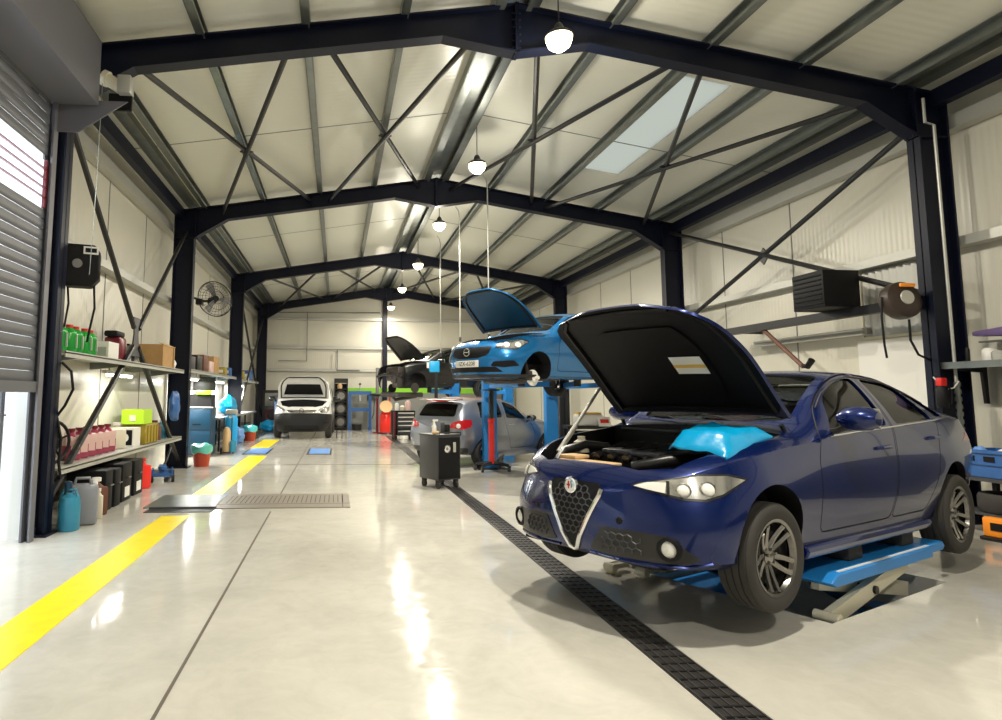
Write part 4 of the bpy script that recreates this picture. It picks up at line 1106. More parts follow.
b = B(); b.box((-1.15, .35, .62), (.5, .46, .16), bev=.05); b.box((-1.42, .35, .95), (.15, .46, .62), rot=Matrix.Rotation(radians(-12), 3, 'Y'), bev=.05); obj('seat', b, M['interior'], co)
b = B(); b.box((-.8, 0, .9), (.3, 1.2, .16), bev=.05); obj('dashboard', b, M['interior'], co)

# silver hatchback, seen from behind
M['paint_silver'] = paint('silver grey paint', (0.24, 0.26, 0.31), .55, .3); M['roof_tint'] = paint('pale rose roof', (.34, .25, .23), .3, .35)
DSs = hatch(M['paint_silver'])
ds, keep, bvh, L = build_car('car', 'silver grey hatchback seen from behind, standing past the blue lift post', DSs, (4.46, 15.72, 0, .733))
bvh_now[0] = bvh
rp = lambda nm, poly, mat, par=ds, off=.004, th=.014, rnd=0.0: obj(nm, patch(keep, round_poly(poly, rnd) if rnd else poly, (-1, 0, 0), off, th, udir=(0, 1, 0), mn=.22), mat, par)
for sd in (1, -1):
    tl = rp('tail_lamp', [(sd*.42, .83), (sd*.46, .93), (sd*.70, 1.0), (sd*.80, .985), (sd*.815, .87), (sd*.72, .80)], M['tail_red'], rnd=.02)
    hq = bvh.ray_cast(Vector((-6, sd*.62, .87)), Vector((1, 0, 0)))
    if hq[0] is not None:
        b = B(); b.lathe([(.05, .006), (.04, .012), (0, .014)], hq[0], n=14, rot=Vector((0, 0, 1)).rotation_difference(hq[1]).to_matrix()); obj('lamp_lens', b, M['lamp_white'], tl)
    mirror_shape(ds, (-.80, sd*.93, 1.0), sd, M['trim_black'], .95)
    hq = bvh.ray_cast(Vector((-1.45, sd*3, .86)), Vector((0, -sd, 0)))
    b = B(); b.tube([(-1.36, hq[0].y-.003*sd, .86), (-1.38, hq[0].y+.03*sd, .862), (-1.54, hq[0].y+.03*sd, .868), (-1.57, hq[0].y-.003*sd, .868)], .012, 6); obj('door_handle', b, M['chrome'], ds)
    b = B(); b.prism([(sd*.76, .17), (sd*.87, .185), (sd*.88, .25), (sd*.78, .28)], -2.1, -.45, 'x'); obj('sill_skirt', b, M['paint_silver'], ds)
rp('plate_recess', [(-.30, .60), (.30, .60), (.28, .50), (-.28, .50)], M['dark_grey'], rnd=.02)
rp('bumper_lip', [(-.74, .42), (.74, .42), (.70, .30), (-.70, .30)], M['dark_grey'], rnd=.02)
for dz in (0, .055):
    hq = bvh.ray_cast(Vector((-6, 0, .88)), Vector((1, 0, 0)))[0].x
    b = B(); b.tube([(hq-.012, -.075, .83+dz), (hq-.014, 0, .88+dz), (hq-.012, .075, .83+dz)], .011, 6); obj('emblem', b, M['chrome'], ds)
b = B(); b.box((-2.98, 0, 1.415), (.26, 1.02, .03), rot=Matrix.Rotation(radians(-6), 3, 'Y'), bev=.012); sp = obj('roof_spoiler', b, M['roof_tint'], ds)
b = B(); b.box((-3.10, 0, 1.395), (.03, .5, .03), bev=.008); obj('brake_light', b, M['tail_red'], sp)
b = B(); b.tube([(-3.13, 0, 1.06), (-3.08, .2, 1.13), (-3.07, .34, 1.12)], .01, 6); obj('rear_wiper', b, M['trim_black'], ds)
bm2 = keep.copy(); bmesh.ops.delete(bm2, geom=[f for f in bm2.faces if not (f.normal.z > .55 and f.calc_center_median().z > 1.40)], context='FACES')
for v in bm2.verts: v.co.z += .004
b = B(); b.bm.free(); b.bm = bm2
for f in bm2.faces: f.material_index = 0
obj('roof_skin', b, M['roof_tint'], ds, fix=False)

# black car stripped at the front, high on the second lift
M['paint_black'] = paint('black paint', (.010, .010, .011), .2, .3)
BK = hatch(M['paint_black'], bay=dict(plan=[(.95, -.98), (.95, .98), (.36, .98), (.36, .66), (-.36, .66), (-.40, 0), (-.36, -.66), (.36, -.66), (.36, -.98)], z=.1), no_front_wheel=(1, -1))
bk, keep, bvh, L = build_car('car', 'black car with its front stripped and bonnet up on the far lift', BK, (1.95, 19.2, 1.52, 3.62), .09)
bvh2 = bvh
hood_panel(bk, bvh, (-.42, .60), lambda x: pchip([(-.42, .69), (0, .67), (.35, .59), (.5, .50), (.6, .34)])(x), (-.44, .97), radians(50), M['paint_black'], M['trim_black'])[0].location.z = .08
b = B(); b.box((.1, 0, .62), (.5, .7, .42), bev=.05); b.tube([(.3, -.35, .6), (.45, 0, .75), (.3, .35, .6)], .06, 8); b.box((.3, .3, .35), (.3, .3, .3), bev=.04); b.box((0, 0, .0), (.9, 1.0, .14), bev=.03); b.tube([(.3, -.3, .1), (.1, -.2, -.15), (-.6, -.1, -.05)], .05, 8); obj('engine', b, M['iron'], bk)
b = B(); b.tube([(.5, -.6, .55), (.62, 0, .6), (.5, .6, .55)], .04, 8); b.box((.55, .4, .45), (.06, .25, .2), bev=.02); obj('crash_beam', b, M['iron'], bk)
for sd in (1, -1):
    b = B(); b.lathe([(0, .12), (.14, .10), (.14, .07), (0, .06)], (0, sd*.62, .2), 'y', 20); obj('brake_hub', b, M['iron'], bk)
    mirror_shape(bk, (-.80, sd*.93, 1.0), sd, M['paint_black'], .95)
# white van with dark bumper
M['paint_white'] = paint('white van paint', (.78, .78, .76), 0.0, .35)
VN = dict(range=(-3.5, .88), n=60, paint=M['paint_white'], wheelbase=2.70, arch=.36, wheel_r=.325, tyre_w=.20, track_f=.80, track_r=.80, spokes=6, rim_r=.20,
 zb=[(-3.5, .35), (-3.3, .28), (0, .22), (.7, .22), (.88, .32)], ws=[(-3.5, .8), (0, .82), (.4, .78), (.7, .62), (.84, .42), (.88, .25)],
 wm=[(-3.5, .86), (-3.3, .91), (0, .91), (.35, .88), (.6, .78), (.78, .62), (.86, .42), (.88, .28)], zm=[(-3.5, .7), (.88, .6)],
 wb=[(-3.5, .84), (-3.3, .88), (-.5, .87), (0, .86), (.35, .82), (.6, .71), (.78, .54), (.88, .24)], zbelt=[(-3.5, 1.05), (-.5, 1.05), (0, 1.03), (.4, .98), (.7, .90), (.88, .78)],
 wr=[(-3.5, .74), (-1.0, .74), (-.6, .78), (-.1, .80), (.2, .79), (.45, .73), (.65, .60), (.80, .42), (.88, .2)],
 zr=[(-3.5, 1.72), (-3.3, 1.79), (-1.2, 1.79), (-.9, 1.70), (-.5, 1.40), (-.1, 1.14), (.2, 1.07), (.45, 1.01), (.7, .93), (.88, .80)],
 zc=[(-3.5, 1.78), (-3.3, 1.85), (-1.2, 1.85), (-.85, 1.74), (-.45, 1.45), (-.05, 1.19), (.2, 1.12), (.45, 1.06), (.7, .97), (.88, .83)],
 cabin=(-3.3, -.20, .4), screen=[(-.24, -.70), (-.14, 0), (-.24, .70), (-.88, .62), (-.92, 0), (-.88, -.62)], bay=dict(plan=[(.66, -.42), (.70, 0), (.66, .42), (.50, .62), (-.06, .74), (-.06, -.74), (.50, -.62)], z=.6))
_v = Loft(dict(VN)); VN['side_windows'] = [win(_v, -.40, -1.30, -.72, -1.28)]
vn, keep, bvh, L = build_car('van', 'white van with dark bumper and raised bonnet at the end of the hall', VN, (-1.17, 22.95, 0, -pi/2-.02))
vn.scale = (1.12, 1.12, 1.12)
bvh_now[0] = bvh
M['van_inner'] = M['paint_white']
vh, vsw, vtop = hood_panel(vn, bvh, (-.04, .70), lambda x: pchip([(-.04, .80), (.3, .80), (.5, .74), (.62, .62), (.70, .5)])(x), (-.10, 1.17), radians(80), M['paint_white'], M['paint_white'])
b = B(); rows = []
for i in range(5):
    x = .10+.34*i/4; ww = .62-.10*i/4; rows.append([vsw((x, ww*(-1+2*k/14), vtop(x, ww*(-1+2*k/14))-.050)) for k in range(15)])
b.grid(rows); obj('bonnet_opening', b, M['black'], vh)
fv = lambda nm, poly, mat, par=vn, off=.004, th=.02, rnd=0.0: obj(nm, patch(keep, round_poly(poly, rnd) if rnd else poly, (1, 0, 0), off, th, udir=(0, 1, 0)), mat, par)
bp = fv('bumper', [(-.93, .74), (-.5, .79), (.5, .79), (.93, .74), (.93, .22), (-.93, .22)], M['bumper_grey'])
fv('lower_grille', [(-.50, .42), (.50, .42), (.54, .28), (-.54, .28)], M['black'], bp, .008, rnd=.02)
for sd in (1, -1): fv('fog_lamp', [(sd*.66, .52), (sd*.82, .52), (sd*.82, .47), (sd*.68, .47)], M['black'], bp, .008)
g = fv('grille', [(-.46, .88), (.46, .88), (.40, .80), (-.40, .80)], M['chrome'], rnd=.02)
hh = bvh.ray_cast(Vector((3, 0, .845)), Vector((-1, 0, 0)))[0].x
b = B(); b.lathe([(.07+.01*cos(2*pi*k/8), .01*sin(2*pi*k/8)) for k in range(9)], (hh+.02, 0, .85), 'x', 20); b.tube([(hh+.02, -.07, .855), (hh+.02, .07, .845)], .008, 6); obj('emblem', b, M['iron'], g)
for sd in (1, -1):
    D = Vector((.80, sd*.60, 0)).normalized(); U = Vector((-D.y*sd, D.x*sd, 0)); uu = lambda x, y: Vector((x, y*sd, 0)).dot(U)
    HL = [(uu(.80, .50), .87), (uu(.74, .58), .80), (uu(.58, .74), .78), (uu(.40, .84), .90), (uu(.30, .86), 1.03), (uu(.50, .74), 1.0), (uu(.72, .58), .93)]
    hl = obj('headlamp', patch(keep, HL, D, .004, .02, udir=U), M['lamp_bowl'], vn)
    hq = bvh.ray_cast(U*uu(.58, .70)+Vector((0, 0, .88))+D*3, -D)
    if hq[0] is not None:
        b = B(); b.lathe([(.06, .006), (.05, .016), (0, .02)], hq[0], n=16, rot=Vector((0, 0, 1)).rotation_difference(hq[1]).to_matrix()); obj('lamp_lens', b, M['lamp_white'], hl)
    mirror_shape(vn, (-.45, sd*1.03, 1.22), sd, M['trim_black'], 1.1)
b = B(); b.box((.35, 0, .80), (.5, 1.1, .16), bev=.03); b.box((.2, .15, .92), (.3, .5, .08), bev=.02); obj('engine', b, M['iron'], vn)
b = B(); b.tube([(.6, -.35, .96), (.6, .35, .96)], .025, 6); obj('slam_panel', b, M['chrome'], vn)
# ---------------------------------------------------------------- lift posts with their arms
mk('post_blue', (0.03, 0.25, 0.66), 0.35)
def lift_post(x, y, h, label, arms=(), wd=.27, carr=1.72, rz=0.0):
    t = thing('lift_post', label, 'lift post', (x, y, 0), rz, 'blue lift posts')
    b = B(); b.box((0, -.09, h/2+.02), (wd, .02, h)); b.box((-wd/2+.01, .02, h/2+.02), (.02, .22, h)); b.box((wd/2-.01, .02, h/2+.02), (.02, .22, h)); b.box((-wd/2+.05, .13, h/2+.02), (.08, .015, h)); b.box((wd/2-.05, .13, h/2+.02), (.08, .015, h))
    obj('post', b, M['post_blue'], t)
    b = B(); b.box((0, .03, .012), (.62, .55, .024)); obj('base_plate', b, M['steel_black'], t)
    b = B(); b.box((0, -.13, carr), (wd*.8, .06, .5)); obj('carriage', b, M['lift_blue'], t)
    for (ax, ay, az) in arms:
        b = B(); A = Vector((0, -.14, carr-.02)); E_ = Vector((ax-x, ay-y, az)); E2 = E_.copy()
        if rz: E2 = Matrix.Rotation(-rz, 3, 'Z') @ E_
        d = (E2-A); L_ = d.length; mid = (A+E2)/2; rot = Vector((1, 0, 0)).rotation_difference(d.normalized()).to_matrix()
        b.box(mid, (L_, .13, .10), rot=rot); ar = obj('arm', b, M['lift_blue'], t)
        b = B(); b.cyl(E2+Vector((0, 0, -.05)), E2+Vector((0, 0, .085)), .07, 14); obj('pad', b, M['rubber'], ar)
    return t
lift_post(3.19, 13.2, 2.35, 'blue lift post rising beside the silver hatchback, behind the red jack', [(3.5, 11.9, 1.735), (4.2, 12.2, 1.735)])
lift_post(5.06, 14.8, 2.85, 'bright blue lift post in front of the silver car nose', [(4.6, 11.9, 1.735), (5.5, 12.5, 1.735)])
lift_post(5.2, 19.1, 2.85, 'blue lift post seen through the side window of the silver hatchback', [(4.5, 19.7, 1.64)], carr=1.62)
lift_post(3.58, 19.3, 2.30, 'blue lift post seen just above the silver hatchback roof', [(2.8, 19.2, 1.64), (3.3, 20.0, 1.64)], carr=1.62)
b = B(); b.box((5.58, 15.5, 1.2), (.20, .24, 2.4), bev=.02); b.box((5.58, 15.37, 1.6), (.12, .03, .3)); b.box((5.66, 15.36, 1.0), (.06, .05, 1.2)); o = obj('control_cabinet', b, M['dark_grey']); tag(o, 'tall dark control column right of the bright blue lift post', 'control column')
# blue box on the black car side
t = thing('control_box', 'blue control box mounted on the post at the black car side', 'control box', (2.70, 17.6, 0))
b = B(); b.box((0, 0, 2.30), (.28, .14, .30), bev=.015); obj('box', b, M['sky_blue'], t); b = B(); b.box((.05, .0, 1.1), (.08, .08, 2.2)); b.box((.05, 0, .015), (.3, .3, .03)); obj('stand', b, M['steel_black'], t); b = B(); b.box((-.18, 0, 2.34), (.06, .1, .16)); obj('switch', b, M['white'], t)
# air and cable drops from the roof
def drop(x, y, z0, label):
    t = thing('drop_pipe', label, 'pipe', (x, y, z0), 0, 'white drop pipes from the roof'); zt_ = ceil_z(x)-.02
    b = B(); b.tube([(0, 0, 0), (0, 0, zt_-z0-.25), (-.03, 0, zt_-z0-.1), (-.1, 0, zt_-z0)], .014, 8); obj('pipe', b, M['galv_light'], t)
    b = B(); b.lathe([(0, -.06), (.03, -.06), (.03, .05), (0, .05)], n=10); obj('connector', b, M['dark_grey'], t)
drop(3.2, 13.2, 2.75, 'white drop pipe passing behind the raised blue bonnet')
drop(3.05, 15.6, 2.90, 'white drop pipe ending by the azure car headlamp')
drop(3.05, 18.6, 2.70, 'white drop pipe ending at the black car roof')
# ---------------------------------------------------------------- transmission jack
t = thing('transmission_jack', 'red transmission jack with black ram standing under the azure hatchback', 'jack', (3.12, 12.75, 0), .15)
b = B(); b.cyl((0, 0, .14), (0, 0, 1.02), .062, 18); b.cyl((0, 0, .98), (0, 0, 1.04), .075, 18); obj('cylinder', b, M['red'], t)
b = B(); b.cyl((0, 0, 1.03), (0, 0, 1.60), .052, 16); obj('ram', b, M['steel_black'], t)
b = B(); b.box((0, 0, 1.615), (.3, .2, .03), bev=.008); obj('saddle', b, M['steel_black'], t)
for k in range(4):
    a = pi/4+pi/2*k; dx, dy = .40*cos(a), .28*sin(a)
    b = B(); b.tube([(0, 0, .16), (dx*.5, dy*.5, .15), (dx, dy, .12)], [.045, .035, .03], 6); lg = obj('leg', b, M['steel_black'], t)
    b = B(); b.cyl((dx-.02, dy, .045), (dx+.02, dy, .045), .045, 14); b.box((dx, dy, .09), (.05, .06, .05)); obj('castor', b, M['dark_grey'], lg)
b = B(); b.tube([(.05, 0, .2), (.25, -.03, .32)], .02, 6); obj('pump_lever', b, M['iron'], t)
# ---------------------------------------------------------------- black service trolley
t = thing('service_trolley', 'black wheeled service trolley with round gauge in the aisle', 'trolley', (1.72, 10.62, 0), radians(26))
W_, D_ = .47, .52
b = B(); b.box((0, 0, .50), (W_, D_, .72), bev=.012); b.box((0, 0, .855), (W_+.02, D_+.02, .03), bev=.008); body = obj('body', b, M['dark_grey'], t)
b = B(); b.box((0, -D_/2-.006, .49), (W_-.05, .012, .66), bev=.004); fr = obj('front_panel', b, M['black'], t)
b = B(); b.m(M['chrome']).lathe([(.055, 0), (.062, .014), (.05, .018)], (-.05, -D_/2-.012, .64), n=24, rot=Matrix.Rotation(pi/2, 3, 'X')); b.m(M['white']).lathe([(.05, .008), (0, .009)], (-.05, -D_/2-.012, .64), n=24, rot=Matrix.Rotation(pi/2, 3, 'X')); b.m(M['mid_grey']).lathe([(.026, .010), (0, .012)], (-.05, -D_/2-.012, .64), n=16, rot=Matrix.Rotation(pi/2, 3, 'X')); obj('gauge', b, None, t)
b = B(); b.box((.10, -D_/2-.014, .66), (.055, .01, .16), bev=.003); obj('plate', b, M['galv_light'], t)
b = B(); b.tube([(-W_/2+.02, -D_/2-.03, .87), (-W_/2+.02, -D_/2-.03, .90), (W_/2-.02, -D_/2-.03, .90), (W_/2-.02, -D_/2-.03, .87)], .012, 6); obj('handle', b, M['steel_black'], t)
for sx in (-1, 1):
    for sy in (-1, 1):
        b = B(); b.cyl((sx*(W_/2-.06)-.02, sy*(D_/2-.06), .055), (sx*(W_/2-.06)+.02, sy*(D_/2-.06), .055), .055, 16); b.box((sx*(W_/2-.06), sy*(D_/2-.06), .12), (.06, .07, .05)); obj('castor', b, M['rubber'], t)
def on_trolley(x, y): c, s = cos(radians(26)), sin(radians(26)); return (1.72+x*c-y*s, 10.62+x*s+y*c, .872)
b = B(); b.lathe([(0, 0), (.04, 0), (.04, .12), (.015, .17), (.015, .2), (0, .2)], n=14); b.box((.02, 0, .215), (.09, .025, .03)); o = obj('spray_bottle', b, M['white']); o.location = on_trolley(-.10, .02); tag(o, 'white spray bottle on the black service trolley', 'bottle')
b = B(); b.lathe([(0, 0), (.05, 0), (.05, .13), (.04, .15), (0, .15)], n=14); o = obj('canister', b, M['black']); o.location = on_trolley(.09, -.08); tag(o, 'black canister on the black service trolley', 'canister')
b = B(); b.box((0, 0, .025), (.12, .08, .05), bev=.02); o = obj('rag', b, M['cardboard_light']); o.location = on_trolley(-.17, -.12); tag(o, 'folded beige rag on the trolley corner', 'rag')
b = B(); b.box((0, 0, .09), (.07, .07, .18), bev=.015); o = obj('tool_box', b, M['dark_grey']); o.location = on_trolley(.16, .15); tag(o, 'small dark box at the trolley back corner', 'box')
# ---------------------------------------------------------------- tool chest at the back and things by it
t = thing('tool_chest', 'black tool chest with white edged drawers below the black car', 'tool chest', (2.28, 22.0, 0), radians(12))
b = B(); b.box((0, 0, .56), (.74, .48, .84), bev=.01); obj('body', b, M['black'], t)
for k in range(5):
    z = .30+.14*k if k else .25
    b = B(); b.box((.03, -.25, z), (.60, .02, .12 if k else .18), bev=.004); dr = obj('drawer', b, M['dark_grey'], t)
    b = B(); b.box((.03, -.268, z+.04), (.56, .02, .035)); obj('drawer_handle', b, M['white'], dr)
b = B(); b.box((-.36, -.2, .5), (.05, .1, .9)); obj('side_handle', b, M['dark_red'], t)
for sx in (-.3, .3):
    for sy in (-.17, .17):
        b = B(); b.cyl((sx-.025, sy, .065), (sx+.025, sy, .065), .065, 14); obj('castor', b, M['rubber'], t)
for i, (x, y, m, r, h, l) in enumerate([(-.22, 0, 'white', .07, .26, 'white can on the tool chest, left end'), (-.02, .05, 'cream', .09, .16, 'cream tin on the tool chest, middle'), (.18, -.02, 'pink_clear', .10, .34, 'pale pink jug on the tool chest, right end')]):
    b = B(); b.lathe([(0, 0), (r, 0), (r, h*.8), (r*.5, h), (0, h)], n=14); o = obj('can', b, M[m]); o.location = (2.28+x*.98, 22.0+y+x*.2, .985); tag(o, l, 'can')
t = thing('oil_drainer', 'red oil drainer with beige bowl beside the tool chest', 'oil drainer', (1.93, 25.0, 0))
b = B(); b.lathe([(0, .06), (.24, .06), (.26, .15), (.26, .70), (.18, .84), (0, .86)], n=20); obj('tank', b, M['red_bright'], t)
b = B(); b.cyl((.0, 0, .85), (.0, 0, 1.0), .05, 10); b.cyl((.14, 0, .8), (.14, 0, 1.55), .03, 8); obj('pole', b, M['red'], t)
b = B(); b.lathe([(0, 0), (.16, .02), (.24, .10), (.25, .12), (.22, .11), (0, .05)], (-.02, -.12, 1.02), n=22, rot=Matrix.Rotation(radians(65), 3, 'X')); obj('bowl', b, M['cardboard_light'], t)
b = B(); b.box((.16, 0, 1.52), (.42, .24, .08), bev=.02); obj('tray', b, M['red'], t)
for k in range(4):
    a = pi/4+k*pi/2; b = B(); b.cyl((.22*cos(a)-.02, .2*sin(a), .04), (.22*cos(a)+.02, .2*sin(a), .04), .04, 10); obj('castor', b, M['rubber'], t)
t = thing('parts_washer', 'slim red frame stand with grey bowl left of the oil drainer', 'stand', (1.62, 25.6, 0))
b = B(); b.box((0, 0, .7), (.09, .09, 1.4)); b.box((0, 0, .02), (.4, .4, .04)); obj('post', b, M['dark_red'], t); b = B(); b.cyl((0, 0, 1.38), (0, 0, 2.6), .07, 12); obj('tube', b, M['mid_grey'], t); b = B(); b.lathe([(.07, 0), (.36, .03), (.36, .08), (0, .06)], (0.05, 0, 1.46), n=20); obj('bowl', b, M['black'], t)
# shop press
t = thing('hydraulic_press', 'blue hydraulic shop press in front of the green striped wall', 'press', (1.0, 27.75, 0))
for sx in (-1, 1):
    b = B(); b.box((sx*.44, 0, .85), (.12, .16, 1.6)); b.box((sx*.44, 0, .04), (.14, .62, .08)); obj('upright', b, M['press_blue'], t)
b = B(); b.box((0, 0, 1.60), (1.0, .18, .15)); obj('crosshead', b, M['press_blue'], t)
b = B(); b.box((0, 0, .88), (.9, .2, .14)); obj('bed', b, M['press_blue'], t)
b = B(); b.cyl((0, 0, 1.25), (0, 0, 1.62), .06, 12); b.cyl((0, 0, 1.65), (0, 0, 1.95), .03, 8); obj('ram', b, M['galv_light'], t)
b = B(); b.lathe([(0, -.06), (.07, 0), (0, .06)], (0, 0, 1.98), n=12); obj('gauge', b, M['steel_black'], t)
b = B(); b.tube([(.5, -.1, 1.55), (.62, -.1, 1.3), (.60, -.1, .7), (.52, -.1, .5)], .018, 6); obj('hose', b, M['steel_black'], t)
b = B(); b.lathe([(0, 0), (.2, 0), (.22, .25), (0, .25)], (0, 0, .02), n=16); o = obj('bucket', b, M['steel_black']); o.location = (.86, 27.35, 0); tag(o, 'black bucket under the blue press', 'bucket')
# tyre rack with banner
t = thing('tyre_rack', 'dark rack between the van and the blue press', 'rack', (.18, 28.0, 0))
for sx in (-1, 1):
    b = B(); b.box((sx*.27, 0, 1.1), (.05, .4, 2.2)); obj('upright', b, M['steel_black'], t)
for z in (.08, .64, 1.20, 1.76):
    b = B(); b.box((0, 0, z), (.56, .42, .04)); obj('shelf', b, M['steel_black'], t)
b = B(); b.box((0, -.2, 2.12), (.60, .03, .20)); bn = obj('banner', b, M['steel_black'], t)
b = B(); b.box((0, .18, 1.0), (.5, .02, 2.0)); obj('back_panel', b, M['black'], t)
for i, z in enumerate((.10, .66, 1.22)):
    b = B(); b.lathe([(.17, -.09), (.24, -.095), (.25, -.06), (.25, .06), (.24, .095), (.17, .09), (.17, -.09)], (0, 0, .25), 'y', 24); o = obj('tyre', b, M['rubber']); o.location = (.18, 27.88, z); tag(o, ['tyre on the bottom shelf of the dark rack', 'tyre on the second shelf of the dark rack', 'tyre on the third shelf of the dark rack'][i], 'tyre', 'tyres on the dark rack')
    o2 = B().lathe([(0, -.03), (.165, -.03), (.165, .03), (0, .03)], (0, 0, .25), 'y', 20); q = obj('rim', o2, M['alu'], o)
b = B(); b.lathe([(0, 0), (.1, 0), (.12, .12), (.06, .24), (0, .26)], n=14); o = obj('parts_bag', b, M['cardboard_light']); o.location = (.12, 27.85, 1.78); tag(o, 'beige wrapped part on the top shelf of the dark rack', 'part')
# low stands beside the van
b = B(); b.tube([(0, 0, 0), (0, 0, .36), (.18, 0, .36), (.18, 0, 0)], .02, 6); o = obj('floor_bracket', b, M['steel_black']); o.location = (.02, 22.6, 0); tag(o, 'small black hoop stand by the van right wheel', 'stand')
for x, y0, y1, l in ((-2.06, 16.55, 18.35, 'blue lift plate in the floor beside the yellow line'), (-.43, 16.45, 18.15, 'blue lift plate in the floor of the clear bay')):
    t = thing('floor_plate', l, 'floor plate', (x, (y0+y1)/2, 0)); b = B(); b.box((0, 0, .006), (.62, y1-y0, .012)); obj('plate', b, M['steel_black'], t); b = B(); b.box((0, 0, .0125), (.54, y1-y0-.14, .008)); obj('cover', b, M['press_light'], t)
# ---------------------------------------------------------------- left wall: shelves and what stands on and under them
def wall_shelf(x0, x1, y0, y1, z, label, bk=(0.25, .75), mat='galv_light'):
    t = thing('wall_shelf', label, 'shelf', ((x0+x1)/2, (y0+y1)/2, z), 0)
    L_, D_ = y1-y0, x1-x0
    b = B(); b.box((0, 0, -.015), (D_, L_, .03)); b.box((D_/2-.008, 0, -.045), (.016, L_, .06)); obj('board', b, M[mat], t)
    for f in bk:
        y = -L_/2+L_*f
        b = B(); b.prism([(-D_/2, -.03), (D_/2-.03, -.03), (D_/2-.03, -.07), (-D_/2+.03, -.14), (-D_/2, -.14)], y-.02, y+.02, 'y'); obj('bracket', b, M['galv'], t)
    return t
wall_shelf(-3.70, -3.12, 7.62, 13.35, 2.0, 'upper grey wall shelf with green bottles and cardboard box', (.08, .4, .68, .95))
wall_shelf(-3.70, -3.12, 7.62, 13.35, .66, 'lower grey wall shelf with pink fluid jugs', (.08, .4, .68, .95))
def bottle(nm, loc, r, h, body_m, cap_m, label, cat, grp, lab=None, sq=False, top_m=None, rz=0.0):
    t = thing(nm, label, cat, loc, rz, grp)
    b = B()
    if sq: b.box((0, 0, h*.38), (r*2, r*1.5, h*.76), bev=r*.22)
    else: b.lathe([(0, 0), (r*.95, 0), (r, h*.05), (r, h*.70), (r*.9, h*.78), (r*.4, h*.90), (r*.4, h*.93), (0, h*.93)], n=18)
    if sq: b.lathe([(r*.8, h*.74), (r*.3, h*.86), (r*.3, h*.92), (0, h*.92)], n=12)
    obj('body', b, M[body_m], t)
    if top_m:
        b = B(); b.box((0, 0, h*.60), (r*2.02, r*1.52, h*.34), bev=r*.2); b.tube([(-r*.7, 0, h*.76), (-r*.6, 0, h*.9), (r*.1, 0, h*.9), (r*.2, 0, h*.78)], r*.16, 6); obj('clear_top', b, M[top_m], t)
    b = B(); b.lathe([(0, h*.90), (r*.45, h*.90), (r*.45, h), (0, h)], n=14); obj('cap', b, M[cap_m], t)
    if lab:
        b = B(); b.box((r*.2, -r*(.76 if sq else 1.0)-.002, h*.4), (r*1.1, .008, h*.4)) if sq else b.lathe([(r*1.012, h*.2), (r*1.012, h*.6)], n=18)
        obj('label_sticker', b, M[lab], t)
    return t
ordg = ['nearest the shutter column', 'second from the shutter column', 'in the middle of the row', 'second from the white box', 'next to the white box']
for i in range(5):
    bottle('coolant_bottle', (-3.36+.02*(i % 2), 7.98+i*.24, 2.0), .095, .36, 'green_fluid', 'red', 'green fluid bottle with red cap on the upper shelf, '+ordg[i], 'bottle', 'green bottles on the upper shelf', rz=.4)
    q = [o for o in C.objects if o.name.startswith('coolant_bottle')][-1]
    b = B(); b.box((.075, -.062, .15), (.006, .06, .17), rz=.70); obj('label_sticker', b, M['white'], q)
t = thing('carton', 'white carton on the upper shelf beside the green bottles', 'box', (-3.36, 9.45, 2.0)); b = B(); b.box((0, 0, .12), (.30, .42, .24)); obj('box', b, M['white'], t); b = B(); b.box((.06, -.213, .10), (.12, .006, .12)); obj('label_sticker', b, M['galv_light'], t)
t = thing('fluid_can', 'dark red can with black top on the upper shelf by the wall brace', 'can', (-3.36, 9.95, 2.0)); b = B(); b.box((0, 0, .18), (.24, .30, .36), bev=.04); obj('body', b, M['dark_red'], t); b = B(); b.box((0, -.05, .40), (.2, .36, .09), bev=.03); obj('handle', b, M['black'], t)
for i, (m, y, l) in enumerate([('galv_light', 10.45, 'grey spray can behind the wall brace, nearest'), ('dark_grey', 10.62, 'dark spray can behind the wall brace'), ('white', 10.80, 'white spray can behind the wall brace'), ('cream', 10.98, 'cream spray can behind the wall brace, farthest')]):
    bottle('spray_can', (-3.33, y, 2.0), .055, .30, m, 'black', l, 'spray can', 'spray cans on the upper shelf')
t = thing('cardboard_box', 'open brown cardboard box at the end of the upper shelf', 'box', (-3.36, 12.15, 2.0)); b = B(); b.m(M['cardboard']).box((0, 0, .20), (.46, .80, .40)); obj('carton', b, None, t); b = B(); b.box((.235, .36, .19), (.02, .10, .38), rz=.3); b.box((.20, 0, .41), (.1, .78, .012), rot=Matrix.Rotation(.4, 3, 'Y')); obj('flap', b, M['cardboard_light'], t)
b = B(); b.lathe([(0, 0), (.15, 0), (.18, .12), (.10, .24), (.02, .28), (0, .28)], n=12)
for v in b.bm.verts: v.co += Vector((random.uniform(-.02, .02), random.uniform(-.02, .02), random.uniform(-.015, .015) if v.co.z > .02 else 0))
o = obj('plastic_bag', b, M['white']); o.location = (-3.36, 12.95, 2.0); tag(o, 'white plastic bag on the upper shelf after the cardboard box', 'bag')
